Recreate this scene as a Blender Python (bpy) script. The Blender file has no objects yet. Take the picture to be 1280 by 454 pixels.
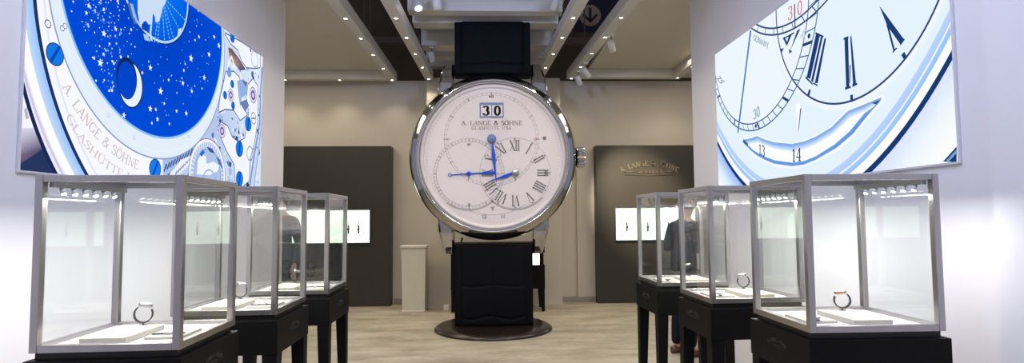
import bpy, bmesh, math, random
from mathutils import Vector, Matrix, noise
from mathutils.geometry import tessellate_polygon
random.seed(7)
PI = math.pi
scene = bpy.context.scene
COL = scene.collection
def lin(c):
    return tuple(((v/255)/12.92 if v/255 <= .04045 else ((v/255+.055)/1.055)**2.4) for v in c)

# ------------------------------------------------------------------ materials
def node_mat(name):
    m = bpy.data.materials.new(name); m.use_nodes = True
    nt = m.node_tree; nt.nodes.clear()
    out = nt.nodes.new('ShaderNodeOutputMaterial')
    return m, nt, out
def pbr(name, c, rough=.5, metal=0., spec=.5, var=.06, scale=6., stretch=(1,1,1), bump=0., bscale=60., coat=0., rvar=0.):
    m, nt, out = node_mat(name)
    b = nt.nodes.new('ShaderNodeBsdfPrincipled')
    b.inputs['Roughness'].default_value = rough
    b.inputs['Metallic'].default_value = metal
    b.inputs['Specular IOR Level'].default_value = spec
    b.inputs['Coat Weight'].default_value = coat
    tc = nt.nodes.new('ShaderNodeTexCoord'); mp = nt.nodes.new('ShaderNodeMapping')
    mp.inputs['Scale'].default_value = stretch
    nt.links.new(tc.outputs['Object'], mp.inputs['Vector'])
    n = nt.nodes.new('ShaderNodeTexNoise'); n.inputs['Scale'].default_value = scale; n.inputs['Detail'].default_value = 5
    nt.links.new(mp.outputs['Vector'], n.inputs['Vector'])
    r = nt.nodes.new('ShaderNodeValToRGB')
    l = lin(c)
    r.color_ramp.elements[0].position = .3; r.color_ramp.elements[1].position = .7
    r.color_ramp.elements[0].color = tuple(v*(1-var) for v in l)+(1,)
    r.color_ramp.elements[1].color = tuple(min(1, v*(1+var)) for v in l)+(1,)
    nt.links.new(n.outputs['Fac'], r.inputs['Fac'])
    nt.links.new(r.outputs['Color'], b.inputs['Base Color'])
    if rvar:
        mr = nt.nodes.new('ShaderNodeMapRange')
        mr.inputs['To Min'].default_value = rough-rvar; mr.inputs['To Max'].default_value = rough+rvar
        nt.links.new(n.outputs['Fac'], mr.inputs['Value']); nt.links.new(mr.outputs['Result'], b.inputs['Roughness'])
    if bump:
        n2 = nt.nodes.new('ShaderNodeTexNoise'); n2.inputs['Scale'].default_value = bscale; n2.inputs['Detail'].default_value = 4
        nt.links.new(mp.outputs['Vector'], n2.inputs['Vector'])
        bp = nt.nodes.new('ShaderNodeBump'); bp.inputs['Strength'].default_value = bump; bp.inputs['Distance'].default_value = .01
        nt.links.new(n2.outputs['Fac'], bp.inputs['Height']); nt.links.new(bp.outputs['Normal'], b.inputs['Normal'])
    nt.links.new(b.outputs['BSDF'], out.inputs['Surface'])
    return m
def emit(name, c, s):
    m, nt, out = node_mat(name)
    e = nt.nodes.new('ShaderNodeEmission'); e.inputs['Color'].default_value = lin(c)+(1,); e.inputs['Strength'].default_value = s
    nt.links.new(e.outputs[0], out.inputs['Surface'])
    return m
def glass_mat(name, tint=(254,255,254)):
    m, nt, out = node_mat(name)
    g = nt.nodes.new('ShaderNodeNewGeometry')
    mr = nt.nodes.new('ShaderNodeMapRange')       # same Fresnel on both faces of the pane
    mr.inputs['To Min'].default_value = 1.5; mr.inputs['To Max'].default_value = 1/1.5
    nt.links.new(g.outputs['Backfacing'], mr.inputs['Value'])
    f = nt.nodes.new('ShaderNodeFresnel'); nt.links.new(mr.outputs['Result'], f.inputs['IOR'])
    t = nt.nodes.new('ShaderNodeBsdfTransparent'); t.inputs[0].default_value = lin(tint)+(1,)
    r = nt.nodes.new('ShaderNodeBsdfGlossy'); r.inputs['Roughness'].default_value = 0.
    mx = nt.nodes.new('ShaderNodeMixShader')
    nt.links.new(f.outputs[0], mx.inputs[0]); nt.links.new(t.outputs[0], mx.inputs[1]); nt.links.new(r.outputs[0], mx.inputs[2])
    nt.links.new(mx.outputs[0], out.inputs['Surface'])
    return m
def screen_mat(name, s):
    m, nt, out = node_mat(name)
    a = nt.nodes.new('ShaderNodeAttribute'); a.attribute_name = 'screen_colour'
    e = nt.nodes.new('ShaderNodeEmission'); e.inputs['Strength'].default_value = s
    nt.links.new(a.outputs['Color'], e.inputs['Color']); nt.links.new(e.outputs[0], out.inputs['Surface'])
    return m

M = dict(
 wall=pbr('white_wall_paint', (233,231,235), .55, var=.015, scale=2, bump=.03),
 hallwall=pbr('beige_wall_paint', (198,190,174), .6, var=.02, scale=2, bump=.03),
 soffit=pbr('beige_ceiling_paint', (204,198,182), .7, var=.02, scale=2),
 white_ceiling=pbr('ceiling_white', (200,200,198), .6, var=.02, scale=2),
 beam=pbr('beam_white', (205,200,190), .5, var=.02, scale=3),
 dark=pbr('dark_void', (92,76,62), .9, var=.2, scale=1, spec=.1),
 truss=pbr('brown_truss', (92,78,62), .6, var=.1),
 navy=pbr('navy_board', (12,16,42), .7, var=.1),
 signbeige=pbr('sign_beige', (150,130,112), .7, var=.05),
 signblack=pbr('sign_black', (10,10,14), .7, var=.05),
 panel=pbr('dark_olive_panel', (54,50,41), .45, var=.05, scale=3, spec=.4),
 brass=pbr('bronze_letters', (178,160,132), .3, metal=.9, var=.05),
 steel=pbr('brushed_steel_frame', (184,179,176), .28, metal=.95, var=.06, scale=18, stretch=(1,1,.05)),
 black=pbr('black_lacquer', (10,9,9), .38, var=.15, scale=4, spec=.45),
 blackwood=pbr('black_pedestal', (12,11,11), .55, var=.12, scale=5, stretch=(1,1,.2), spec=.15),
 emblem=pbr('grey_emblem', (66,63,58), .5, metal=.2),
 tray=pbr('white_tray', (238,238,236), .5, var=.01),
 block=pbr('cream_display_block', (224,214,196), .5, var=.02),
 chrome=pbr('polished_steel', (184,183,183), .08, metal=1., var=.01),
 satin=pbr('satin_steel', (176,172,168), .3, metal=1., var=.03, scale=14, stretch=(1,1,.1)),
 dial=pbr('silver_dial', (226,219,217), .5, var=.012, scale=30),
 dialline=pbr('dial_grey_line', (170,166,166), .6, var=.03),
 dialtext=pbr('dial_grey_text', (172,160,152), .6, var=.03),
 numeral=pbr('dial_numeral', (112,106,104), .5, var=.05),
 ink=pbr('black_ink', (24,24,28), .5),
 red=pbr('red_ink', (206,120,118), .6),
 blueframe=pbr('date_frame_blue', (98,122,172), .45, metal=.1),
 bluesteel=pbr('blued_steel', (10,70,205), .35, metal=.1, var=.05),
 strap=pbr('black_alligator', (7,8,12), .65, var=.2, scale=9, bump=.2, bscale=24, spec=.12),
 cable=pbr('black_cable', (20,20,20), .6),
 basewood=pbr('dark_brown_base', (34,25,22), .25, var=.15, scale=6, spec=.5),
 floor=None,
 light=emit('downlight_glow', (255,244,228), 22.),
 led=emit('led_glow', (255,250,244), 18.),
 lightbox=emit('lightbox_glow', (228,248,226), 2.2),
 litpanel=emit('lit_niche', (255,252,246), 3.),
 fixture=pbr('white_fixture', (226,224,220), .4),
 watchstrap=pbr('dark_leather', (26,23,25), .6, var=.1),
 watchcase=pbr('watch_metal', (190,186,180), .2, metal=1.),
 watchdial=pbr('watch_dial_white', (232,230,226), .4),
 rosegold=pbr('rose_gold', (196,150,124), .25, metal=.9),
 suit=pbr('charcoal_suit', (24,26,31), .85, var=.2, scale=40, spec=.2),
 suit2=pbr('grey_jacket', (92,92,94), .85, var=.2, scale=40, spec=.2),
 trouser=pbr('navy_trousers', (18,22,34), .85, var=.15, scale=40, spec=.2),
 shoe=pbr('brown_shoe', (92,56,36), .4, var=.1),
 skin=pbr('skin', (206,160,134), .55, var=.05),
 hair=pbr('dark_hair', (44,36,32), .6, var=.3, scale=60),
 hair2=pbr('grey_hair', (120,112,104), .6, var=.3, scale=60),
 shirt=pbr('white_shirt', (220,220,222), .7),
 plinth=pbr('ivory_plinth', (208,204,184), .45, var=.02),
 base=pbr('baseboard_grey', (150,142,132), .5),
 rimwhite=pbr('screen_bezel', (214,214,222), .4),
)
def floor_mat():
    m, nt, out = node_mat('beige_concrete_floor')
    b = nt.nodes.new('ShaderNodeBsdfPrincipled'); b.inputs['Roughness'].default_value = .5
    b.inputs['Specular IOR Level'].default_value = .35
    tc = nt.nodes.new('ShaderNodeTexCoord')
    mp = nt.nodes.new('ShaderNodeMapping'); mp.inputs['Scale'].default_value = (.9, 2.2, 1)
    nt.links.new(tc.outputs['Object'], mp.inputs['Vector'])
    n = nt.nodes.new('ShaderNodeTexNoise'); n.inputs['Scale'].default_value = 1.6; n.inputs['Detail'].default_value = 8; n.inputs['Roughness'].default_value = .62
    n2 = nt.nodes.new('ShaderNodeTexNoise'); n2.inputs['Scale'].default_value = 14; n2.inputs['Detail'].default_value = 6
    for x in (n, n2): nt.links.new(mp.outputs['Vector'], x.inputs['Vector'])
    mx = nt.nodes.new('ShaderNodeMath'); mx.operation = 'MULTIPLY_ADD'; mx.inputs[1].default_value = .3
    nt.links.new(n2.outputs['Fac'], mx.inputs[0]); nt.links.new(n.outputs['Fac'], mx.inputs[2])
    r = nt.nodes.new('ShaderNodeValToRGB')
    e = r.color_ramp.elements
    e[0].position = .42; e[0].color = lin((134,125,108))+(1,)
    e[1].position = .86; e[1].color = lin((190,181,162))+(1,)
    q = e.new(.62); q.color = lin((164,154,134))+(1,)
    nt.links.new(mx.outputs[0], r.inputs['Fac']); nt.links.new(r.outputs['Color'], b.inputs['Base Color'])
    bp = nt.nodes.new('ShaderNodeBump'); bp.inputs['Strength'].default_value = .08; bp.inputs['Distance'].default_value = .01
    nt.links.new(n2.outputs['Fac'], bp.inputs['Height']); nt.links.new(bp.outputs['Normal'], b.inputs['Normal'])
    nt.links.new(b.outputs[0], out.inputs['Surface'])
    return m
M['floor'] = floor_mat()
GLASS = glass_mat('clear_glass')
SCREEN = screen_mat('led_screen_picture', 1.0)

# ------------------------------------------------------------------ mesh helper
class MB:
    def __init__(s): s.v = []; s.f = []; s.sm = []
    def add(s, vs, fs, smooth=False):
        o = len(s.v); s.v += [tuple(p) for p in vs]
        for f in fs: s.f.append(tuple(i+o for i in f)); s.sm.append(smooth)
        return s
    def box(s, x0, x1, y0, y1, z0, z1):
        x0, x1 = sorted((x0, x1)); y0, y1 = sorted((y0, y1)); z0, z1 = sorted((z0, z1))
        v = [(x,y,z) for z in (z0,z1) for y in (y0,y1) for x in (x0,x1)]
        return s.add(v, [(0,2,3,1),(4,5,7,6),(0,1,5,4),(2,6,7,3),(0,4,6,2),(1,3,7,5)])
    def hexa(s, b, t):                 # bottom quad, top quad (ccw from above)
        return s.add(list(b)+list(t), [(3,2,1,0),(4,5,6,7),(0,1,5,4),(1,2,6,5),(2,3,7,6),(3,0,4,7)])
    def lathe(s, prof, c=(0,0,0), axis='z', n=48, smooth=True, close=False):
        vs = []; m = len(prof)
        for i in range(n):
            a = 2*PI*i/n; ca, sa = math.cos(a), math.sin(a)
            for r, h in prof:
                p = {'z': (r*ca, r*sa, h), 'y': (r*ca, h, -r*sa), 'x': (h, r*ca, r*sa)}[axis]
                vs.append((p[0]+c[0], p[1]+c[1], p[2]+c[2]))
        fs = []
        for i in range(n):
            j = (i+1) % n
            for k in range(m if close else m-1):
                l = (k+1) % m
                fs.append((i*m+k, j*m+k, j*m+l, i*m+l))
        return s.add(vs, fs, smooth)
    def cyl(s, p0, p1, r, n=16, r1=None, smooth=True):
        p0, p1 = Vector(p0), Vector(p1); d = (p1-p0).normalized()
        a = d.orthogonal().normalized(); b = d.cross(a)
        if r1 is None: r1 = r
        v = [p0+(a*math.cos(2*PI*i/n)+b*math.sin(2*PI*i/n))*r for i in range(n)]
        v += [p1+(a*math.cos(2*PI*i/n)+b*math.sin(2*PI*i/n))*r1 for i in range(n)]
        s.add(v, [(i,(i+1)%n,n+(i+1)%n,n+i) for i in range(n)], smooth)
        s.add(v, [tuple(range(n-1,-1,-1)), tuple(range(n,2*n))])
        return s
    def tube(s, pts, r, n=8):
        pts = [Vector(p) for p in pts]; vs = []
        rr = r if isinstance(r, (list, tuple)) else [r]*len(pts)
        a = None
        for i, p in enumerate(pts):
            d = (pts[min(i+1,len(pts)-1)]-pts[max(i-1,0)]).normalized()
            a = d.orthogonal().normalized() if a is None else (a-d*a.dot(d)).normalized()
            b = d.cross(a)
            vs += [p+(a*math.cos(2*PI*k/n)+b*math.sin(2*PI*k/n))*rr[i] for k in range(n)]
        fs = [(i*n+k, i*n+(k+1)%n, (i+1)*n+(k+1)%n, (i+1)*n+k) for i in range(len(pts)-1) for k in range(n)]
        s.add(vs, fs, True)
        s.add(vs, [tuple(range(n-1,-1,-1)), tuple(range((len(pts)-1)*n, len(pts)*n))])
        return s
    def prism(s, poly, fn, d0, d1):    # poly 2d, fn(u,v,d) -> 3d
        tri = tessellate_polygon([[Vector((u,v,0)) for u, v in poly]])
        n = len(poly)
        v = [fn(u,w,d0) for u, w in poly]+[fn(u,w,d1) for u, w in poly]
        s.add(v, [tuple(t) for t in tri]+[tuple(i+n for i in t) for t in tri]+[(i,(i+1)%n,n+(i+1)%n,n+i) for i in range(n)])
        return s
    def build(s, name, mat, parent=None, bevel=0., loc=None, seg=2, fix=True):
        me = bpy.data.meshes.new(name); me.from_pydata(s.v, [], s.f); me.update()
        me.polygons.foreach_set('use_smooth', s.sm)
        if fix:
            bm = bmesh.new(); bm.from_mesh(me)
            bmesh.ops.remove_doubles(bm, verts=bm.verts, dist=1e-6)
            bmesh.ops.recalc_face_normals(bm, faces=bm.faces); bm.to_mesh(me); bm.free()
        me.materials.append(mat)
        o = bpy.data.objects.new(name, me); COL.objects.link(o)
        if parent: o.parent = parent
        if loc: o.location = loc
        if bevel:
            b = o.modifiers.new('Bevel', 'BEVEL'); b.width = bevel; b.segments = seg; b.limit_method = 'ANGLE'; b.angle_limit = .7
        return o
def tag(o, label, cat, group=None):
    o['label'] = label; o['category'] = cat
    if group: o['group'] = group
    return o
def thing(name, label, cat, loc=(0,0,0), rz=0., group=None):
    o = bpy.data.objects.new(name, None); COL.objects.link(o); o.location = loc; o.rotation_euler = (0,0,rz)
    o.empty_display_size = .1
    return tag(o, label, cat, group)
def struct(name, mb, mat, bevel=0.):
    o = mb.build(name, mat, bevel=bevel); o['kind'] = 'structure'; return o

# ------------------------------------------------------------------ lettering: strokes thick on the upright, thin on the level
def arc(cx, cy, rx, ry, a0, a1, n=14):
    return [(cx+rx*math.cos(math.radians(a0+(a1-a0)*i/n)), cy+ry*math.sin(math.radians(a0+(a1-a0)*i/n))) for i in range(n+1)]
K, N_, A_ = 'thick', 'thin', 'auto'
def serif(x, y, w=.16): return ([(x-w,y),(x+w,y)], N_)
GL = {
 'A': (.86, [([(.1,0),(.45,1)],N_),([(.43,1),(.78,0)],K),([(.24,.36),(.62,.36)],N_),serif(.1,0),serif(.78,0)]),
 'E': (.76, [([(.16,0),(.16,1)],K),([(.04,1),(.66,1),(.66,.8)],N_),([(.16,.52),(.52,.52)],N_),([(.04,0),(.7,0),(.7,.22)],N_)]),
 'L': (.72, [([(.16,0),(.16,1)],K),serif(.16,1),([(.02,0),(.66,0),(.66,.24)],N_)]),
 'N': (.98, [([(.16,0),(.16,1)],N_),([(.14,1),(.82,0)],K),([(.82,0),(.82,1)],N_),serif(.16,0,.13),serif(.82,1,.13),serif(.1,1,.1)]),
 'G': (.9, [(arc(.46,.5,.4,.5,45,300),A_),([(.74,.04),(.74,.42)],K),serif(.72,.42,.15),([(.74,1),(.74,.78)],N_)]),
 'S': (.66, [(arc(.34,.75,.25,.25,40,200,8)+arc(.34,.26,.27,.27,70,-150,10),A_),([(.56,.98),(.56,.76)],N_),([(.08,.02),(.08,.26)],N_)]),
 'O': (.94, [(arc(.47,.5,.4,.5,0,360,24),A_)]),
 'H': (1.0, [([(.18,0),(.18,1)],K),([(.8,0),(.8,1)],K),([(.18,.5),(.8,.5)],N_),serif(.18,0),serif(.18,1),serif(.8,0),serif(.8,1)]),
 'T': (.8, [([(.4,0),(.4,1)],K),([(.06,.8),(.06,1),(.74,1),(.74,.8)],N_),serif(.4,0)]),
 'U': (.94, [([(.16,1),(.16,.3)],K),(arc(.47,.3,.31,.3,180,360,10),A_),([(.78,.3),(.78,1)],N_),serif(.16,1),serif(.78,1,.13)]),
 'I': (.42, [([(.2,0),(.2,1)],K),serif(.2,0),serif(.2,1)]),
 'V': (.86, [([(.08,1),(.43,0)],K),([(.43,0),(.78,1)],N_),serif(.08,1,.14),serif(.78,1,.12)]),
 'X': (.86, [([(.1,1),(.76,0)],K),([(.76,1),(.1,0)],N_),serif(.1,1,.12),serif(.76,1,.12),serif(.1,0,.12),serif(.76,0,.12)]),
 'M': (1.1, [([(.14,0),(.14,1)],N_),([(.14,1),(.54,.05)],K),([(.54,.05),(.92,1)],N_),([(.92,1),(.92,0)],K),serif(.14,0,.12),serif(.92,0,.14)]),
 'R': (.84, [([(.16,0),(.16,1)],K),([(.04,1),(.4,1)]+arc(.4,.76,.26,.24,90,-90,10)+[(.16,.52)],A_),([(.42,.5),(.78,0)],K),serif(.16,0)]),
 'Y': (.84, [([(.08,1),(.42,.46)],K),([(.76,1),(.42,.46)],N_),([(.42,.46),(.42,0)],K),serif(.42,0),serif(.08,1,.12),serif(.76,1,.12)]),
 '&': (.96, [([(.84,.5),(.6,.12)]+arc(.36,.24,.27,.25,-40,-230,10)+[(.5,.7)]+arc(.42,.8,.17,.2,-20,200,8)+[(.86,.02)],A_)]),
 '.': (.36, [([(.12,.0),(.12,.13)],K)]),
 '/': (.5, [([(.06,-.05),(.42,1.05)],N_)]),
 '0': (.7, [(arc(.34,.5,.25,.5,0,360,24),A_)]),
 '1': (.5, [([(.26,0),(.26,1)],K),([(.26,1),(.08,.8)],N_),serif(.26,0)]),
 '2': (.66, [(arc(.32,.72,.24,.28,170,-40,10)+[(.08,.04)],A_),([(.08,.04),(.58,.04),(.6,.24)],K)]),
 '3': (.66, [(arc(.3,.76,.23,.24,150,-80,10),A_),(arc(.3,.27,.27,.27,85,-155,12),A_),([(.1,.82),(.1,.9)],K),([(.07,.13),(.07,.22)],K)]),
 '4': (.7, [([(.48,0),(.48,1)],K),([(.48,1),(.04,.28)],N_),([(.04,.28),(.66,.28)],N_),serif(.48,0)]),
 '5': (.66, [([(.56,.98),(.14,.98),(.12,.54)],N_),(arc(.3,.3,.27,.3,120,-150,12),A_),([(.12,.97),(.54,.93)],K)]),
 '6': (.66, [(arc(.5,.5,.42,.5,100,180,8)+arc(.33,.3,.25,.3,180,540,18),A_)]),
 ' ': (.45, []),
}
def glyph(ch):
    if ch in ('\u00d6', '\u00dc'):
        w, st = GL['O' if ch == '\u00d6' else 'U']
        return w, st+[([(w/2-.16,1.14),(w/2-.16,1.27)],K),([(w/2+.16,1.14),(w/2+.16,1.27)],K)]
    return GL[ch]
def stroke_quads(pts, mode, tk, tn):
    q = []
    for (x0,y0),(x1,y1) in zip(pts, pts[1:]):
        d = math.hypot(x1-x0, y1-y0)
        if d < 1e-6: continue
        w = tk if mode == K else tn if mode == N_ else tn+(tk-tn)*abs((y1-y0)/d)**1.3
        ex, ey = (x1-x0)/d, (y1-y0)/d; nx, ny = -ey*w/2, ex*w/2
        e = w*.18 if mode == A_ else 0
        q.append([(x0-ex*e+nx,y0-ey*e+ny),(x0-ex*e-nx,y0-ey*e-ny),(x1+ex*e-nx,y1+ey*e-ny),(x1+ex*e+nx,y1+ey*e+ny)])
    return q
def text_quads(txt, tk=.2, tn=.075, sp=.06):
    """quads of a line of text, cap height 1, starting at x = 0; returns (list of (glyph centre x, quads)), width"""
    x = 0; out = []
    for ch in txt:
        w, st = glyph(ch); g = []
        for p, m in st: g += stroke_quads(p, m, tk, tn)
        out.append((x+w/2, [[(a+x, b) for a, b in q] for q in g])); x += w+sp
    return out, x-sp
def line_text(txt, o, ux, uy, **k):
    """text on a straight line: origin o = centre of the baseline, ux/uy = 2d vectors of one cap height"""
    gl, w = text_quads(txt, **k); r = []
    for _, qs in gl:
        for q in qs: r.append([(o[0]+(a-w/2)*ux[0]+b*uy[0], o[1]+(a-w/2)*ux[1]+b*uy[1]) for a, b in q])
    return r
def arc_text(txt, c, rad, mid, h, width=None, inside=False, **k):
    """text on an arc; mid = angle of its middle (deg); inside = letter feet point away from the centre"""
    gl, w = text_quads(txt, **k); r = []
    sx = h if width is None else width/w
    for gx, qs in gl:
        t = (gx-w/2)*sx/rad
        a = math.radians(mid)+(t if inside else -t)
        er = (math.cos(a), math.sin(a)); ta = (-er[1], er[0]) if inside else (er[1], -er[0])
        up = (-er[0], -er[1]) if inside else er
        for q in qs:
            r.append([(c[0]+er[0]*rad+(x-gx)*sx*ta[0]+y*h*up[0], c[1]+er[1]*rad+(x-gx)*sx*ta[1]+y*h*up[1]) for x, y in q])
    return r
def ring_quads(c, r0, r1, a0=0, a1=360, n=96):
    p = []
    for i in range(n):
        a, b = math.radians(a0+(a1-a0)*i/n), math.radians(a0+(a1-a0)*(i+1)/n)
        p.append([(c[0]+r0*math.cos(a), c[1]+r0*math.sin(a)),(c[0]+r1*math.cos(a), c[1]+r1*math.sin(a)),(c[0]+r1*math.cos(b), c[1]+r1*math.sin(b)),(c[0]+r0*math.cos(b), c[1]+r0*math.sin(b))])
    return p
def disc_poly(c, r, n=40, ry=None):
    return [(c[0]+r*math.cos(2*PI*i/n), c[1]+(ry or r)*math.sin(2*PI*i/n)) for i in range(n)]
def polyline_quads(pts, w):
    return [q for q in stroke_quads(pts, K, w, w)]

# ------------------------------------------------------------------ pictures on the two screens, in metres on the screen: u along, v up
SW, SH = 2.8, 1.37
class Art:
    """a flat lit picture: polygons stacked front to back, cut at the screen's edge, one colour per corner"""
    def __init__(s): s.t = []; s.z = 0
    def up(s): s.z += 1; return s
    def clip(s, P):                    # P: list of ((u,v),(r,g,b))
        for ax, lim, sg in ((0,0,1),(0,SW,-1),(1,0,1),(1,SH,-1)):
            R = []
            for i in range(len(P)):
                a, b = P[i-1], P[i]
                da, db = (a[0][ax]-lim)*sg, (b[0][ax]-lim)*sg
                if (da < 0) != (db < 0):
                    t = da/(da-db)
                    R.append((tuple(p+(q-p)*t for p, q in zip(a[0], b[0])), tuple(p+(q-p)*t for p, q in zip(a[1], b[1]))))
                if db >= 0: R.append(b)
            P = R
            if len(P) < 3: return []
        return P
    def quad(s, P, cols):
        if isinstance(cols, tuple): cols = [cols]*len(P)
        c = s.clip([(p, lin(k)) for p, k in zip(P, cols)])
        if c: s.t.append((s.z, c))
        return s
    def quads(s, qs, col):
        for q in qs: s.quad(q, col)
        return s
    def poly(s, P, cols):
        if isinstance(cols, tuple): cols = [cols]*len(P)
        for t in tessellate_polygon([[Vector((u,v,0)) for u, v in P]]):
            s.quad([P[i] for i in t], [cols[i] for i in t])
        return s
    def disc(s, c, r, col, ry=None, n=72): return s.poly(disc_poly(c, r, n, ry), col)
    def ring(s, c, r0, r1, col0, col1=None, a0=0, a1=360, n=160):
        for q in ring_quads(c, r0, r1, a0, a1, n): s.quad(q, [col0, col1 or col0, col1 or col0, col0])
        return s
    def line(s, pts, w, col): return s.quads(polyline_quads(pts, w), col)
    def build(s, name, parent, side, vs_):  # side -1: on the left wall facing +x, u runs along +y; +1: on the right wall, u runs along -y
        bm = bmesh.new(); lay = bm.loops.layers.float_color.new('screen_colour')
        for z, P in s.t:
            d = .00005*z
            vs = [bm.verts.new((d if side < 0 else -d, (u if side < 0 else -u), v*vs_)) for (u, v), _ in P]
            f = bm.faces.new(vs)
            for l, (_, c) in zip(f.loops, P): l[lay] = c+(1.,)
            f.normal_update()
            if f.normal.x*side > 0: f.normal_flip()
        me = bpy.data.meshes.new(name); bm.to_mesh(me); bm.free(); me.materials.append(SCREEN)
        o = bpy.data.objects.new(name, me); COL.objects.link(o); o.parent = parent
        return o
def star_poly(c, r, rot=90):
    return [(c[0]+(r if i % 2 == 0 else r*.42)*math.cos(math.radians(rot+36*i)), c[1]+(r if i % 2 == 0 else r*.42)*math.sin(math.radians(rot+36*i))) for i in range(10)]
def star(art, c, r, col):
    P = star_poly(c, r)
    for i in range(10): art.quad([c, P[i], P[(i+1) % 10]], col)
def screw(art, c, r, ang=55, col=(20,120,232)):
    art.up().disc(c, r*1.12, (44,70,120), n=28); art.up().disc(c, r, col, n=28)
    a = math.radians(ang); d = (math.cos(a)*r, math.sin(a)*r)
    art.up().line([(c[0]-d[0], c[1]-d[1]), (c[0]+d[0], c[1]+d[1])], r*.3, (8,70,180))
def ruby(art, c, r):
    art.up().disc(c, r, (150,140,160), n=28); art.up().disc(c, r*.86, (232,226,240), n=28)
    art.up().disc(c, r*.62, (120,90,170), n=24); art.up().disc(c, r*.3, (225,220,255), n=16)

# left: a moon-phase disc of stars in a watch movement
L = Art()
WHITE, LIL, PALE = (246,247,253), (238,236,250), (220,235,249)
L.quad([(0,0),(SW,0),(SW,SH),(0,SH)], WHITE)
L.up().poly([(-0,-0.002),(-0.003,0.063),(0.173,0.14),(0.233,-0.002)], [(44,52,92),(112,98,132),(70,66,100),(40,52,92)])
L.poly([(-0.003,0.063),(-0.01,0.201),(0.079,0.216),(0.173,0.14)], [(112,98,132),(224,220,240),(214,210,235),(80,78,112)])
L.up().poly([(-0,-0.002),(-0.002,0.029),(0.133,0.119),(0.233,-0.002)], (38,54,94))
L.poly([(0.008,0.294),(0.022,0.308),(0.038,0.256),(0.02,0.249)], (186,176,198))
L.up().disc((1.44,.933), 1.548, (30,40,84), n=240)
L.up().disc((1.44,.933), 1.524, LIL, n=240)
D1 = (1.665,1.106)
L.up().ring(D1, 1.775, 1.79, (206,202,232)).ring(D1, 1.715, 1.765, (255,255,255))
L.ring(D1, 1.65, 1.715, (150,196,252), (196,218,252)).up().ring(D1, 1.628, 1.653, (30,50,104))
L.up().disc(D1, 1.63, (248,249,254), n=240)
L.up().ring(D1, 1.575, 1.587, (226,230,244))
# movement on the right of the dial
L.up().poly([(1.154,0.225),(1.163,0.027),(2.83,0.045),(2.774,1.37),(1.924,1.364),(1.786,0.558)], [(196,212,242),(178,196,234),(214,226,246),(226,236,250),(206,220,244),(176,196,234)])
L.up()
for i in range(330):
    u, v = random.uniform(1.15,2.78), random.uniform(0,1.2)
    if u < 1.9 and v > .45: continue
    r = random.uniform(.012,.045); a0 = random.uniform(0,6.3)
    col = random.choice([(52,78,140),(232,240,252),(100,140,214),(40,60,110),(250,250,255),(150,180,230),(96,124,190),(246,250,255),(160,186,232),(44,58,100),(30,48,104)])
    k = random.choice((3,4,5,6)); el = random.uniform(.35,1)
    P = []
    for j in range(k):
        t = 2*PI*j/k; x, y = r*math.cos(t), r*el*math.sin(t)
        P.append((u+x*math.cos(a0)-y*math.sin(a0), v+x*math.sin(a0)+y*math.cos(a0)))
    L.poly(P, col)
L.up().poly([(1.165,0.187),(1.3,0.231),(1.531,0.342),(1.679,0.451),(1.751,0.5),(1.647,0.358),(1.491,0.229),(1.347,0.109),(1.171,0.066)], (168,192,236))
L.up()
for seg in [[(1.179, 0.094), (1.207, 0.147)], [(1.213, 0.11), (1.242, 0.163)], [(1.247, 0.125), (1.276, 0.179)], [(1.282, 0.141), (1.312, 0.195)], [(1.318, 0.157), (1.348, 0.212)], [(1.354, 0.173), (1.385, 0.229)], [(1.391, 0.19), (1.422, 0.246)], [(1.429, 0.207), (1.461, 0.264)], [(1.467, 0.224), (1.5, 0.281)], [(1.506, 0.241), (1.539, 0.3)], [(1.546, 0.259), (1.58, 0.318)]]: L.line(seg, .016, (70,92,150))
L.up().poly([(1.238,0.071),(1.384,0.194),(1.535,0.246),(1.494,0.169),(1.348,0.074)], (236,242,252))
for seg in [[(1.317, 0.078), (1.34, 0.108)], [(1.346, 0.097), (1.37, 0.128)], [(1.375, 0.117), (1.399, 0.148)], [(1.405, 0.137), (1.429, 0.169)], [(1.435, 0.158), (1.46, 0.19)], [(1.466, 0.178), (1.491, 0.211)], [(1.497, 0.199), (1.522, 0.232)]]: L.line(seg, .014, (88,104,150))
GC = (1.779,.115)
L.up().disc(GC, .285, (176,196,232)); L.up()
for i in range(46):
    a = 2*PI*i/46
    L.line([(GC[0]+.22*math.cos(a), GC[1]+.22*math.sin(a)), (GC[0]+.262*math.cos(a), GC[1]+.262*math.sin(a))], .012, (226,236,250))
L.up().ring(GC, .262, .284, (250,244,244)).ring(GC, .284, .292, (130,140,176)).ring(GC, .2, .206, (120,150,205))
L.up().poly([(1.611,0.106),(1.617,0.218),(1.674,0.274),(1.737,0.256),(1.752,0.2),(1.853,0.23),(1.961,0.207),(1.936,0.159),(1.806,0.116)], (240,246,253))
L.up().ring((1.8,.05), .1, .112, (150,176,226)).disc((1.8,.02), .035, (70,70,86))
L.poly([(1.639,0.264),(1.685,0.307),(1.723,0.292),(1.676,0.249)], (30,110,226))
L.up().poly([(1.745,0.34),(1.835,0.332),(1.876,0.298),(1.798,0.301)], (64,86,150)).poly([(1.903,0.281),(1.946,0.226),(2.032,0.174),(1.973,0.255)], (70,110,190))
OUT, BR = (66,88,150), (242,246,254)
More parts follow.
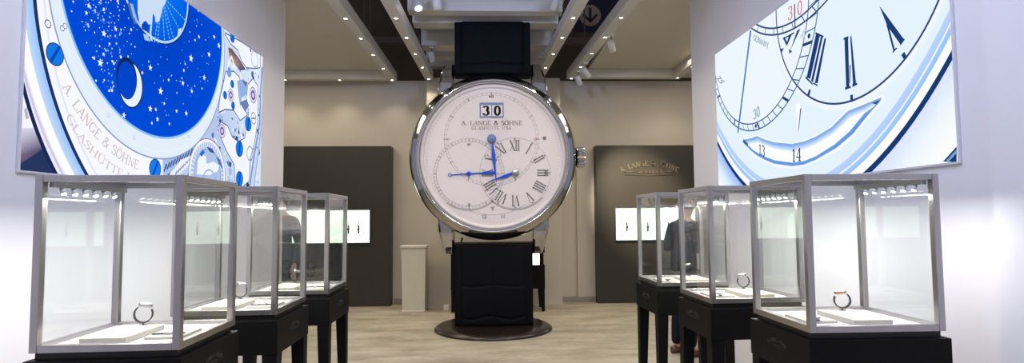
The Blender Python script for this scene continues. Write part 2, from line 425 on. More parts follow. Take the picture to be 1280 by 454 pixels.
for P in ([(2.009,1.338),(2.298,1.361),(2.736,1.367),(2.741,1.249),(2.613,1.206),(2.439,1.166),(2.337,1.197),(2.253,1.275),(2.114,1.288)],
          [(1.928,0.65),(1.95,0.775),(2,0.896),(2.038,1.015),(2.185,1.054),(2.296,1.032),(2.32,0.842),(2.406,0.756),(2.474,0.732),(2.328,0.654),(2.199,0.723),(2.038,0.698)],
          [(2.451,0.885),(2.479,1.011),(2.581,1.09),(2.693,1.047),(2.707,0.721),(2.642,0.51),(2.544,0.315),(2.535,0.12),(2.403,0.06),(2.258,0.08),(2.236,0.241),(2.097,0.337),(1.978,0.444),(1.92,0.515),(1.973,0.571),(2.087,0.556),(2.18,0.473),(2.305,0.448),(2.433,0.503),(2.478,0.643),(2.507,0.761)]):
    L.up().line(P+P[:1], .02, OUT); L.up().poly(P, BR)
L.up().poly([(2.072,1.24),(2.146,1.249),(2.289,1.198),(2.423,1.139),(2.309,1.101),(2.197,1.129),(2.106,1.131)], [(96,72,76),(180,140,120),(120,96,110),(60,60,90),(90,80,110),(150,120,130),(200,170,150)])
L.up().line([(2.052,1.032),(2.134,1.181),(2.214,1.09)], .018, (250,250,255)); L.disc((2.096,1.03), .045, (110,160,228), n=20)
L.up().poly([(2.25,0.992),(2.377,1.038),(2.479,1.011),(2.449,0.914),(2.352,0.863),(2.323,0.769),(2.287,0.863)], (150,178,228)); L.poly([(2.345,1.023),(2.461,1.029),(2.43,0.977)], (70,80,110))
L.poly([(2.305,0.809),(2.451,0.87),(2.505,0.821),(2.423,0.745)], (108,130,180))
L.up().ring((2.609,1.29), .07, .08, (150,170,210)).disc((2.517,1.348), .016, (60,70,110), n=14)
for p in ([(2.16,0.941),(2.032,0.814),(2.183,0.755)]): screw(L, p, .032, 80, (30,120,214))
screw(L, (2.495,0.646), .062, 80); screw(L, (2.323,0.393), .066, 80); screw(L, (2.335,0.121), .064, 80); screw(L, (2.142,1.347), .04, 60)
ruby(L, (2.588,0.937), .078); ruby(L, (2.134,0.837), .055); ruby(L, (1.99,0.5), .06)
L.up().ring((2.606,0.719), .05, .058, (70,90,130), n=32).line([(2.562,0.711),(2.651,0.727)], .012, (70,90,130))
L.up().ring((2.541,0.375), .06, .07, (120,140,190), n=32)
L.up().line([(2.779,1.259),(2.753,0.966),(2.746,0.689),(2.647,0.403),(2.538,0.045)], .03, (120,150,206)); L.up().line([(2.801,0.738),(2.72,0.412),(2.591,0.033)], .05, (200,216,244))
L.up().line([(2.807,1.058),(2.785,0.656),(2.689,0.253),(2.627,0.02)], .016, (150,160,200))
# light ring round the blue disc
RC, BC = (1.05,1.122), (1.059,1.212)
L.up().disc(RC, .956, (138,160,200), n=200); L.up().disc(RC, .946, (228,239,250), n=200)
L.up().ring(RC, .90, .906, (236,244,252))
L.up().disc(BC, .905, (150,200,252), n=200, ry=.903); L.up().disc(BC, .891, (30,96,220), n=200, ry=.889)
c0, c1 = (0,76,216), (0,62,190)
L.up()
for q in ring_quads(BC, 0.001, .883, 0, 360, 120): L.quad(q, [c1, c0, c0, c1])
for p in ([(0.599,0.376),(0.841,0.279),(1.473,0.376),(1.781,0.667)]): L.up().ring(p, .008, .014, (196,212,232), n=16)
L.up()
# milky way dots and stars
for i in range(420):
    if i < 270:
        t = random.random(); u = .40+.28*t+random.gauss(0,.11); v = 1.36-.82*t+random.gauss(0,.05)
    else:
        a, r = random.uniform(PI,2*PI), .86*math.sqrt(random.random()); u, v = BC[0]+r*math.cos(a), BC[1]+r*math.sin(a)+.12
    if math.hypot(u-BC[0], v-BC[1]) > .85 or math.hypot(u-.79, v-.61) < .16 or math.hypot(u-1.048, v-1.358) < .41: continue
    k = random.random(); r = random.choice((.003,.004,.004,.005,.006,.008))
    col = (170,206,250) if k < .55 else (232,244,255) if k < .85 else (70,130,236)
    L.poly(disc_poly((u,v), r, 7), col)
L.up()
for u, v, r in [(0.514, 0.665, 0.027), (0.985, 0.765, 0.023), (1.107, 0.636, 0.03), (0.997, 0.493, 0.024), (1.48, 0.971, 0.032), (1.746, 1.08, 0.025), (1.679, 0.875, 0.025), (1.903, 1.201, 0.027), (1.378, 0.757, 0.021), (1.502, 0.726, 0.019), (1.433, 0.545, 0.022), (1.08, 0.438, 0.019), (0.735, 0.401, 0.02), (0.536, 0.844, 0.023), (0.635, 0.906, 0.017), (1.821, 1.248, 0.021), (0.407, 0.96, 0.016), (0.391, 0.913, 0.014), (0.644, 1.082, 0.015), (0.462, 0.678, 0.013), (0.539, 0.722, 0.014), (0.778, 0.95, 0.013), (0.689, 0.751, 0.014), (0.62, 0.529, 0.014), (1.059, 0.5, 0.015), (1.386, 0.854, 0.015), (1.306, 0.537, 0.016), (1.198, 0.736, 0.014), (1.586, 1.171, 0.017), (1.53, 1.127, 0.013), (0.484, 0.553, 0.01), (0.902, 0.709, 0.014), (1.019, 0.401, 0.013), (1.221, 0.43, 0.013), (1.565, 1.371, 0.014), (1.153, 0.56, 0.014)]: star(L, (u,v), r, (244,250,255))
# moon
MC = (.792,.604)
L.up().disc(MC, .122, (26,44,96), ry=.148); L.up().disc(MC, .112, (232,242,253), ry=.138)
L.up().disc((.752,.636), .098, (20,36,84), ry=.128); L.up().disc((.754,.622), .09, (0,68,200), ry=.118)
# earth
GE = (1.031,1.356)
L.up().disc(GE, .405, (20,60,140), n=96); L.up().disc(GE, .394, (190,220,252), n=96)
L.up()
for q in ring_quads(GE, .001, .378, 0, 360, 72): L.quad(q, [(10,130,250),(0,92,226),(0,92,226),(10,130,250)])
for mer in [[[(1.085, 1.29), (1.082, 1.274)], [(1.08, 1.262), (1.077, 1.246)], [(1.075, 1.235), (1.072, 1.218)], [(1.07, 1.207), (1.067, 1.191)], [(1.065, 1.179), (1.062, 1.163)], [(1.059, 1.152), (1.057, 1.136)], [(1.054, 1.125), (1.051, 1.109)], [(1.049, 1.097), (1.046, 1.081)], [(1.044, 1.07), (1.041, 1.054)], [(1.039, 1.043), (1.036, 1.027)], [(1.034, 1.016), (1.031, 1.0)], [(1.029, 0.989), (1.026, 0.973)], [(1.024, 0.962), (1.022, 0.947)]], [[(1.086, 1.29), (1.084, 1.275)], [(1.083, 1.263), (1.082, 1.247)], [(1.081, 1.236), (1.08, 1.22)], [(1.079, 1.209), (1.077, 1.193)], [(1.076, 1.182), (1.075, 1.166)], [(1.074, 1.155), (1.073, 1.139)], [(1.072, 1.128), (1.07, 1.113)], [(1.069, 1.101), (1.068, 1.086)], [(1.067, 1.075), (1.066, 1.059)], [(1.065, 1.048), (1.064, 1.032)], [(1.063, 1.021), (1.061, 1.006)], [(1.06, 0.995), (1.059, 0.979)], [(1.058, 0.968), (1.057, 0.952)]], [[(1.087, 1.291), (1.089, 1.276)], [(1.091, 1.266), (1.093, 1.251)], [(1.095, 1.241), (1.097, 1.226)], [(1.099, 1.216), (1.101, 1.201)], [(1.103, 1.19), (1.105, 1.176)], [(1.107, 1.165), (1.109, 1.15)], [(1.111, 1.14), (1.114, 1.125)], [(1.115, 1.115), (1.118, 1.1)], [(1.119, 1.089), (1.122, 1.074)], [(1.123, 1.064), (1.126, 1.049)], [(1.127, 1.039), (1.13, 1.024)], [(1.132, 1.013), (1.134, 0.998)], [(1.136, 0.988), (1.138, 0.973)]], [[(1.088, 1.291), (1.093, 1.278)], [(1.097, 1.269), (1.102, 1.256)], [(1.106, 1.247), (1.111, 1.234)], [(1.115, 1.224), (1.12, 1.211)], [(1.124, 1.202), (1.129, 1.189)], [(1.133, 1.179), (1.138, 1.166)], [(1.142, 1.156), (1.147, 1.143)], [(1.151, 1.134), (1.157, 1.12)], [(1.16, 1.111), (1.166, 1.097)], [(1.17, 1.088), (1.175, 1.074)], [(1.179, 1.065), (1.184, 1.051)], [(1.188, 1.042), (1.194, 1.028)], [(1.198, 1.018), (1.203, 1.005)]], [[(1.089, 1.292), (1.096, 1.28)], [(1.101, 1.272), (1.108, 1.26)], [(1.114, 1.252), (1.121, 1.24)], [(1.126, 1.231), (1.134, 1.22)], [(1.139, 1.211), (1.146, 1.199)], [(1.152, 1.191), (1.159, 1.179)], [(1.164, 1.17), (1.172, 1.158)], [(1.177, 1.149), (1.185, 1.137)], [(1.19, 1.128), (1.198, 1.116)], [(1.203, 1.107), (1.211, 1.095)], [(1.216, 1.086), (1.224, 1.074)], [(1.23, 1.065), (1.237, 1.053)], [(1.243, 1.044), (1.251, 1.031)]], [[(1.09, 1.293), (1.101, 1.286)], [(1.108, 1.28), (1.119, 1.272)], [(1.127, 1.267), (1.138, 1.259)], [(1.146, 1.253), (1.157, 1.245)], [(1.165, 1.24), (1.177, 1.232)], [(1.185, 1.226), (1.196, 1.218)], [(1.204, 1.212), (1.216, 1.204)], [(1.224, 1.198), (1.236, 1.19)], [(1.244, 1.184), (1.256, 1.176)], [(1.264, 1.17), (1.276, 1.161)], [(1.284, 1.155), (1.296, 1.147)], [(1.305, 1.141), (1.317, 1.132)], [(1.326, 1.126), (1.338, 1.118)]], [[(1.091, 1.295), (1.104, 1.292)], [(1.114, 1.29), (1.128, 1.286)], [(1.138, 1.284), (1.152, 1.281)], [(1.162, 1.279), (1.176, 1.276)], [(1.186, 1.273), (1.2, 1.27)], [(1.211, 1.268), (1.225, 1.265)], [(1.235, 1.262), (1.25, 1.259)], [(1.261, 1.257), (1.275, 1.253)], [(1.286, 1.251), (1.301, 1.248)], [(1.312, 1.245), (1.327, 1.242)], [(1.338, 1.239), (1.353, 1.236)], [(1.364, 1.233), (1.38, 1.23)], [(1.391, 1.227), (1.407, 1.224)]]]:
    L.up()
    for seg in mer: L.line(seg, .009, (120,190,252))
LAND = (204,222,246)
L.up().poly([(0.83,1.192),(0.836,1.079),(0.854,1.029),(0.88,1.001),(0.895,1.043),(0.928,1.06),(0.946,1.045),(0.989,1.055),(0.994,1.138),(1.021,1.116),(1.023,1.084),(1.067,1.105),(1.084,1.15),(1.099,1.212),(1.135,1.259),(1.142,1.318)], LAND)
L.poly([(0.971,1.049),(0.989,1.05),(0.983,0.994),(1.002,0.946),(0.976,0.948),(0.965,0.998)], LAND).poly([(0.898,0.965),(0.949,0.972),(0.977,0.938),(0.917,0.929)], (170,200,240)).poly([(1.3,1.135),(1.341,1.155),(1.323,1.09),(1.292,1.086)], LAND)
L.poly([(0.755,1.11),(0.786,1.117),(0.812,1.07),(0.847,1.011),(0.823,1.012),(0.78,1.064)], (150,186,236)).poly([(0.732,1.101),(0.755,1.115),(0.798,1.034),(0.831,1.005),(0.807,0.997),(0.766,1.043)], (80,110,170))
L.up().poly([(0.879,1.022),(0.928,1.05),(0.955,1.033),(0.94,0.99),(0.881,0.991)], (10,72,190))
# screws, eyelets and the engraved name on the light plate
screw(L, (0.179,0.615), .054, 60); screw(L, (1.068,0.101), .06, 62, (24,126,240))
L.up().ring((0.125,0.756), .017, .022, (84,96,120), n=32).ring((0.239,0.785), .012, .016, (110,122,140), n=28).ring((0.22,0.766), .012, .016, (110,122,140), n=28)
L.up().quads(arc_text('A. LANGE & S\u00d6HNE', (1.076,1.146), 1.085, 239.5, .058, width=.77, inside=True, tk=.15, tn=.08), (206,192,194))
L.quads(arc_text('GLASH\u00dcTTE I/SA', (.93,.863), .868, 246, .046, width=.78, inside=True, tk=.15, tn=.08), (212,200,204))

# right: a close view of the dial
R = Art()
R.quad([(0,0),(SW,0),(SW,SH),(0,SH)], (252,254,255))
EC = (1.38,3.35); ax_, ay_ = (2.349,3.561)
def ell(f, n=220): return disc_poly(EC, ax_*f, n, ay_*f)
def ering(f0, f1, c0, c1=None):
    A, B = ell(f0), ell(f1); n = len(A)
    for i in range(n): R.quad([A[i], B[i], B[(i+1) % n], A[(i+1) % n]], [c0, c1 or c0, c1 or c0, c0])
ering(1.0, 1.045, (40,134,244), (206,230,255)); ering(1.045, 1.09, (206,230,255), (252,254,255))
R.up().poly([(2.714,0.008),(2.799,0.073),(2.794,-0.004)], (22,62,112)); R.up().line([(2.738,0.005),(2.797,0.05)], .014, (120,160,210))
R.up(); ering(.9915, 1.003, (24,58,112)); R.up(); ering(.975, .992, (255,255,255)); ering(.964, .975, (168,206,250), (150,194,248))
ering(.961, .965, (248,252,255)); ering(.946, .962, (190,214,253), (172,204,252))
R.up().poly(ell(.947), (229,243,253))
R.up().disc((.818,1.392), .88, (238,246,254), n=120)
R.up(); HC = (2.04,1.312)
DK, MD = (30,62,118), (84,112,150)
R.ring(HC, .858, .91, (246,251,254), (229,243,253))
R.up().ring(HC, .845, .859, (52,76,124))
R.ring((.834,1.41), .927, .939, MD).ring((.802,1.374), .829, .841, MD)
for a in range(180, 362, 6):
    t = math.radians(a+1.5); w = .022 if (a % 30 == 0) else .009
    R.line([(.802+.835*math.cos(t), 1.374+.835*math.sin(t)), (.834+.933*math.cos(t), 1.41+.933*math.sin(t))], w, DK if a % 30 == 0 else MD)
R.up().ring((1.489,2.332), 1.19, 1.204, (44,74,120)).ring((1.46,2.265), 1.066, 1.08, (44,74,120))
for a in range(230, 312, 7):
    t = math.radians(a+2); R.line([(1.46+1.073*math.cos(t), 2.265+1.073*math.sin(t)), (1.489+1.197*math.cos(t), 2.332+1.197*math.sin(t))], .01, MD)
R.up().line([(1.451,1.315),(1.446,1.135)], .014, DK)
R.disc((1.618,1.017), .018, DK, n=16).disc((0.8,0.512), .018, DK, n=16)
# numerals on the hour circle
R.up()
for P in ([(2.321,0.96),(2.344,0.927),(2.501,0.697),(2.471,0.68),(2.376,0.822)], [(2.371,0.828),(2.385,0.828),(2.428,0.667),(2.415,0.661)], [(2.412,0.653),(2.446,0.668),(2.438,0.675),(2.406,0.66)], [(2.471,0.676),(2.504,0.7),(2.496,0.708),(2.465,0.684)],
          [(2.471,0.622),(2.495,0.634),(2.512,0.601),(2.492,0.589)],
          [(2,0.878),(2.037,0.871),(2.029,0.545),(1.997,0.545)], [(1.991,0.878),(2.04,0.875),(2.039,0.86),(1.99,0.866)], [(1.986,0.56),(2.043,0.554),(2.042,0.542),(1.985,0.543)],
          [(2.056,0.859),(2.068,0.875),(2.075,0.787),(2.093,0.555),(2.064,0.554)], [(2.039,0.685),(2.05,0.692),(2.04,0.573),(2.033,0.575)], [(2.057,0.564),(2.104,0.56),(2.103,0.547),(2.056,0.544)],
          [(2.033,0.498),(2.058,0.498),(2.059,0.452),(2.032,0.454)],
          [(1.704,1.01),(1.749,0.984),(1.613,0.708),(1.57,0.733)], [(1.696,1.019),(1.788,0.96),(1.779,0.952),(1.695,1.002)], [(1.759,0.975),(1.78,0.962),(1.645,0.677),(1.622,0.694)], [(1.556,0.746),(1.64,0.673),(1.639,0.659),(1.555,0.729)],
          [(1.793,0.942),(1.813,0.935),(1.7,0.657),(1.664,0.666)], [(1.645,0.677),(1.7,0.646),(1.699,0.635),(1.644,0.666)],
          [(1.277,1.116),(1.301,1.118),(1.336,1.056),(1.325,1.035)], [(1.364,1.112),(1.412,1.111),(1.336,1.044),(1.313,1.045)], [(1.47,1.106),(1.518,1.107),(1.389,1.003),(1.359,0.975)], [(1.272,1.115),(1.434,1.109),(1.433,1.097),(1.276,1.104)], [(1.35,1.006),(1.398,0.975),(1.359,0.966)],
          [(1.235,1.041),(1.284,1.037),(1.251,1.008)], [(1.572,0.608),(1.595,0.643),(1.614,0.628),(1.596,0.589)]):
    R.poly(P, DK)
R.up().quads(line_text('3', (1.386,1.22), *((0.1,-0.008),(0.007,0.1)), tk=.15, tn=.06), (222,122,148))
R.quads(line_text('0', (1.515,1.212), *((0.097,-0.008),(0.006,0.097)), tk=.15, tn=.06), (222,122,148))
R.quads(line_text('30', (0.823,0.579), *((0.082,0.012),(-0.009,0.082)), tk=.2, tn=.1), (150,172,186))
R.quads(line_text('25', (1.575,1.037), *((0.038,0.035),(-0.044,0.026)), tk=.2, tn=.1), (170,194,224))
R.quads(line_text('35', (0.045,1.101), *((0.088,-0.075),(0.114,-0.022)), tk=.2, tn=.1), (130,150,170))
R.quads(line_text('GERMANY', (0.928,1.181), *((0.037,-0.023),(0.007,0.043)), tk=.22, tn=.12), (132,156,176))
R.up().line([(0.761,1.355),(0.458,0.507)], .028, (52,140,206)); R.up().line([(0.773,1.351),(0.475,0.549)], .009, (24,84,150))
R.up().poly([(1.419,0.559),(1.463,0.574),(1.487,0.528),(1.439,0.365)], (255,255,255)); R.up().poly([(1.474,0.524),(1.491,0.527),(1.451,0.387),(1.434,0.354)], (62,104,152))
# curved day window
R.up().poly([(0.51,0.441),(0.694,0.435),(0.81,0.438),(0.93,0.393),(1.094,0.343),(1.348,0.295),(1.506,0.29),(1.654,0.303),(1.836,0.339),(1.997,0.419),(2.155,0.426),(2.319,0.438),(2.337,0.406),(2.198,0.326),(2.047,0.228),(1.884,0.162),(1.642,0.114),(1.389,0.092),(1.153,0.12),(0.955,0.178),(0.741,0.262)], (246,250,253))
WT = [(0.556,0.423),(0.692,0.414),(0.808,0.418),(0.929,0.373),(1.093,0.324),(1.347,0.277),(1.505,0.273),(1.653,0.286),(1.835,0.323),(2.004,0.397),(2.154,0.407),(2.305,0.418)]
WM = [(0.63,0.374),(0.719,0.372),(0.833,0.363),(0.952,0.323),(1.102,0.275),(1.343,0.223),(1.502,0.221),(1.65,0.236),(1.849,0.278),(2.024,0.355),(2.159,0.369),(2.27,0.392)]
WB = [(0.615,0.376),(0.686,0.324),(0.798,0.265),(0.931,0.213),(1.082,0.165),(1.337,0.121),(1.495,0.117),(1.643,0.136),(1.877,0.19),(2.041,0.254),(2.186,0.347),(2.298,0.41)]
WC = [(0.659,0.363),(0.73,0.318),(0.827,0.276),(0.946,0.231),(1.096,0.186),(1.338,0.143),(1.496,0.138),(1.645,0.156),(1.853,0.209),(2.011,0.271),(2.158,0.36),(2.27,0.392)]
R.up()
for i in range(11):
    R.quad([WT[i],WT[i+1],WM[i+1],WM[i]], [(84,158,240),(84,158,240),(236,246,255),(236,246,255)])
    R.quad([WM[i],WM[i+1],WC[i+1],WC[i]], (252,254,255))
    R.quad([WC[i],WC[i+1],WB[i+1],WB[i]], [(120,172,240),(120,172,240),(72,130,214),(72,130,214)])
R.up().line(WT, .012, (140,176,222)); R.line(WB, .01, (120,160,214))
R.line([(0.556,0.423),(0.644,0.365)], .03, (52,96,150)); R.poly([(2.305,0.418),(2.224,0.407),(2.264,0.389)], (40,88,150))
R.up().quads(line_text('13', (0.887,0.248), *((0.083,-0.029),(0.006,0.087)), tk=.16, tn=.08), (40,56,92))
R.quads(line_text('14', (1.403,0.147), *((0.096,-0.004),(0.006,0.095)), tk=.16, tn=.08), (40,56,92))

# ------------------------------------------------------------------ the setting
struct('floor', MB().box(-6,6,-3,11,-.1,0), M['floor'])
struct('wall_left', MB().box(-2.45,-2.262,-1.5,6.19,0,4.3), M['wall'])
struct('wall_right', MB().box(2.238,2.45,-1.5,6.06,0,4.3), M['wall'])
struct('wall_right_pier', MB().box(2.115,2.238,-1.5,2.28,0,4.3), M['wall'])
struct('wall_back', MB().box(-6,6,9.42,9.6,0,3.74), M['hallwall'])
struct('wall_middle', MB().box(-1.04,1.16,9.14,9.42,0,3.72), M['hallwall'])
struct('wall_recess', MB().box(1.45,1.745,9.38,9.42,0,2.42), M['hallwall'])
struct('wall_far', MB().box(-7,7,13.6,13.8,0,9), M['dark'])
struct('baseboard_back', MB().box(-1.6,-1.04,9.395,9.42,0,.09).box(1.16,1.745,9.36,9.42,0,.09), M['base'], bevel=.004)
struct('ceiling_left', MB().box(-5,-1.64,4.6,9.42,3.80,3.86), M['soffit'])
struct('ceiling_right', MB().box(1.60,5,4.6,9.42,3.80,3.86), M['soffit'])
struct('ceiling_middle', MB().box(-1.0,.95,4.6,9.42,4.16,4.2), M['white_ceiling'])
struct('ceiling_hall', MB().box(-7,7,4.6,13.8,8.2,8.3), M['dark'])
for y0, y1 in ((5.4,5.6),(6.73,6.9),(7.155,7.38),(8.10,8.40),(8.72,8.9),(9.22,9.42)):
    struct('ceiling_beam', MB().box(-1.0,.9,y0,y1,3.94,4.16), M['beam'], bevel=.006)

# light beams with their rows of downlights
def light_beam(name, label, p0, p1, spots, w=.13, h=.14, z=3.66):
    t = thing(name, label, 'light beam', ((p0[0]+p1[0])/2, (p0[1]+p1[1])/2, z), group='ceiling light beams')
    ox, oy = t.location.x, t.location.y
    d = Vector((p1[0]-p0[0], p1[1]-p0[1], 0)).normalized(); n = Vector((-d.y, d.x, 0))*w/2
    q = [Vector((p[0]-ox, p[1]-oy, 0)) for p in (p0, p1)]
    b = [q[0]-n, q[1]-n, q[1]+n, q[0]+n]; up = Vector((0,0,h))
    MB().hexa(b, [v+up for v in b]).build('beam_body', M['beam'], t, bevel=.005)
    for s in spots:
        c = Vector(p0).lerp(Vector(p1), s); x, y = c.x-ox, c.y-oy
        r = MB().lathe([(.030,.0),(.030,-.006),(.022,-.008),(.020,-.002)], (x,y,0), n=20).build('downlight', M['fixture'], t)
        MB().lathe([(.0001,-.003),(.021,-.003)], (x,y,0), n=16).build('lens', M['light'], r)
    return t
DOWN = []                                # where real lamps go
def rows(p0, p1, ys):
    return [(y-p0[1])/(p1[1]-p0[1]) for y in ys]
specs = [
 ('white light beam with downlights bordering the left soffit above the dark wall panel', (-1.63,4.7), (-1.585,9.12), [4.88,5.56,6.24,6.94,7.64,8.34,9.04]),
 ('white light beam with downlights between left dark gap and the slatted ceiling', (-1.085,4.7), (-.985,9.05), [4.85,5.53,6.22,6.9,7.59,8.27,8.96]),
 ('white light beam with downlights between slatted ceiling and the arrow sign gap', (1.02,4.7), (.80,9.0), [4.81,5.49,6.18,6.87,7.57,8.28]),
 ('white light beam carrying track spotlights beside the right soffit', (1.575,4.7), (1.315,8.98), [4.79,5.47,6.16,6.85,7.54,8.23,8.92]),
]
for lab, p0, p1, ys in specs:
    light_beam('light_beam', lab, p0, p1, rows(p0, p1, ys))
    for y in ys:
        f = (y-p0[1])/(p1[1]-p0[1]); DOWN.append((p0[0]+(p1[0]-p0[0])*f, y))
light_beam('light_beam', 'white light beam crossing the left soffit close to the back wall', (-4.6,9.05), (-1.66,9.05), [.15,.443,.738])
light_beam('light_beam', 'white light beam crossing the right soffit close to the back wall', (1.39,8.91), (2.975,8.91), [])
light_beam('light_beam', 'short white light beam at the far right edge of the right soffit', (3.04,4.7), (3.04,8.98), rows((0,4.7), (0,8.98), [6.1,6.8,7.5,8.19,8.86]))
DOWN += [(-4.16,9.05),(-3.3,9.05),(-2.43,9.05),(3.04,7.5),(3.04,8.19),(3.04,8.86)]

# track spotlights
def track_spot(label, loc, aim, r=.042, ln=.15, drop=.13, on=True):
    t = thing('track_spotlight', label, 'spotlight', loc, group='track spotlights')
    MB().box(-.03,.03,-.05,.05,-.022,0).build('mount', M['fixture'], t, bevel=.004)
    MB().cyl((0,0,-.02),(0,0,-drop),.009).build('stem', M['satin'], t)
    d = Vector(aim)-(Vector(loc)+Vector((0,0,-drop))); d.normalize(); c = Vector((0,0,-drop-.015))
    a = d.orthogonal().normalized(); b = d.cross(a); m = MB(); n = 24
    prof = [(.0001,-ln/2),(r*.86,-ln/2),(r,-ln/2+.01),(r,ln/2),(r*.86,ln/2),(r*.84,ln/2-.02)]
    vs = [c+d*h+(a*math.cos(2*PI*i/n)+b*math.sin(2*PI*i/n))*q for i in range(n) for q, h in prof]; k = len(prof)
    m.add(vs, [(i*k+j, ((i+1)%n)*k+j, ((i+1)%n)*k+j+1, i*k+j+1) for i in range(n) for j in range(k-1)], True)
    head = m.build('spotlight_head', M['fixture'], t)
    l = MB(); l.add([c+d*(ln/2-.018)+(a*math.cos(2*PI*i/n)+b*math.sin(2*PI*i/n))*r*.83 for i in range(n)], [tuple(range(n))])
    l.build('lens', M['light'] if on else M['fixture'], head)
    return t
track_spot('white track spotlight on right light beam nearest to the arrow sign', (1.50,6.75,3.66), (2.6,9.2,1.9))
track_spot('middle white track spotlight on right light beam, turned to the soffit', (1.40,8.02,3.66), (2.9,9.2,2.0), ln=.17)
track_spot('white track spotlight at the back end of right light beam', (1.365,8.48,3.66), (2.3,9.2,1.6))
track_spot('white spotlight with lit lens under the front ceiling beam, left of watch strap', (-.85,6.5,4.16), (.2,4.9,.9), r=.05, drop=.22)
track_spot('unlit white spotlight beside the lit one under the front ceiling beam', (-.62,6.5,4.16), (-.3,7.0,2.2), r=.055, on=False, drop=.2)
track_spot('white spotlight hanging behind the strap at left, under the slatted ceiling', (-.86,8.20,3.94), (-.5,9.0,1.2), on=False)
track_spot('white spotlight under the front ceiling beam, right of watch strap', (.78,6.5,4.16), (.3,7.0,2.2), r=.05, on=False, drop=.2)

# far hall: truss and hanging sign
o = tag(MB().box(-6.98,6.98,12.0,12.16,5.22,5.36).build('truss_bar', M['truss'], bevel=.01), 'long brown truss bar crossing the dark gap behind the ceiling', 'truss')
for x in (-4.5,0,4.5): MB().cyl((x,12.08,5.36),(x,12.08,8.2),.03,12).build('hanger', M['truss'], o)
t = thing('arrow_sign', 'navy hanging sign board with a beige disc and black down arrow', 'sign', (2.25,11.9,5.44))
MB().box(-.42,.75,0,.05,0,1.5).build('board', M['navy'], t, bevel=.01)
sd = MB().prism(disc_poly((-.06,.36), .235), lambda u,v,d: (u,d,v), -.012, .0).build('sign_disc', M['signbeige'], t)
ar = MB()
for P in ([(-.085,.53),(-.035,.53),(-.035,.24),(-.085,.24)], [(-.06,.19),(-.09,.225),(-.23,.365),(-.20,.40),(-.06,.262),(.08,.40),(.11,.365),(-.03,.225)]):
    ar.prism(P, lambda u,v,d: (u,d,v), -.018, -.0125)
ar.build('arrow', M['signblack'], sd)
for x, y, lab in ((-2.55,11.3,'thin cable hanging in the left dark ceiling gap by the outer beam'), (-2.28,10.6,'thin cable hanging in the left dark ceiling gap by the inner beam'), (1.96,11.3,'thin cable hanging below the arrow sign')):
    tag(MB().cyl((x,y,3.86),(x,y,8.2),.012,8).build('hanging_cable', M['truss']), lab, 'cable')

# ------------------------------------------------------------------ back of the hall
def emblem(mb, fn, w, d0, d1, flour=True):
    """arched shop name over a smaller line with flourishes; fn(u,v,d)"""
    R_ = w*1.05
    for q in arc_text('A. LANGE & S\u00d6HNE', (0,-R_), R_, 90, w*.085, width=w, tk=.24, tn=.12): mb.prism(q, fn, d0, d1)
    for q in line_text('GLASH\u00dcTTE I/SA', (0,-w*.125), (w*.04,0), (0,w*.05), tk=.22, tn=.12): mb.prism(q, fn, d0, d1)
    if flour:
        for s in (-1,1):
            P = [(s*w*.24,-w*.10),(s*w*.33,-w*.085),(s*w*.42,-w*.108),(s*w*.33,-w*.098)]
            mb.prism(P, fn, d0, d1)
        P = [(-w*.42,-w*.15),(0,-w*.165),(w*.42,-w*.15),(0,-w*.158)]
        mb.prism(P, fn, d0, d1)
def feature_panel(label, x0, x1, sgn_x=None):
    t = thing('wall_panel', label, 'wall panel', ((x0+x1)/2, 9.25, 0), group='dark wall panels')
    w = (x1-x0)/2
    b = MB().box(-w,w,-.06,.165,0,2.60).build('panel_board', M['panel'], t, bevel=.004)
    if sgn_x is not None:
        m = MB(); emblem(m, lambda u,v,d: (u+sgn_x-t.location.x, -.06-d, v+2.255), .98, 0., .014)
        e = m.build('raised_lettering', M['brass'], t); e['label'] = 'raised bronze lettering in an arch'
    return t
feature_panel('dark olive wall panel with a lit watch window, behind the left cases', -4.3, -1.625)
feature_panel('brown dark wall panel with raised arched lettering, behind the right cases', 1.75, 4.4, 2.64)
def wall_box(label, x0, x1, watches, group):
    t = thing('watch_lightbox', label, 'lightbox', ((x0+x1)/2, 9.19, 1.03), group='lit watch windows')
    w = (x1-x0)/2
    MB().box(-w,w,-.03,0,0,.52).build('lit_back', M['lightbox'], t)
    m = MB(); e = .012
    m.box(-w-e,-w,-.034,0,-e,.52+e).box(w,w+e,-.034,0,-e,.52+e).box(-w,w,-.034,0,.52,.52+e).box(-w,w,-.034,0,-e,0)
    m.build('window_frame', M['satin'], t)
    for x, lab in watches:
        k = thing('wristwatch', lab, 'wristwatch', (x, 9.138, 1.17), group=group)
        MB().box(-.013,.013,-.002,.006,0,.145).build('strap', M['watchstrap'], k, bevel=.003)
        MB().lathe([(.0001,-.012),(.020,-.012),(.022,-.008),(.022,.006),(.0001,.006)], (0,-.002,.075), 'y', 20).build('watch_case', M['watchcase'], k)
        MB().lathe([(.0001,-.0145),(.017,-.0145)], (0,-.002,.075), 'y', 20).build('watch_dial', M['suit'], k)
        MB().box(-.006,.006,.0,.02,.15,.215).build('hook', M['dial'], k)
    return t
wall_box('glowing pale green watch window set in the left dark wall panel', -3.46, -1.96, [(-2.13,'wristwatch hanging nearest the right edge of left lit window'), (-2.29,'wristwatch hanging second from the right edge of left lit window')], 'watches in the left lit window')
wall_box('glowing pale green watch window set in the right dark wall panel', 2.06, 3.46, [(2.235,'leftmost wristwatch hanging in the right lit window'), (2.58,'second wristwatch from the left in the right lit window'), (2.925,'third wristwatch from the left in the right lit window')], 'watches in the right lit window')

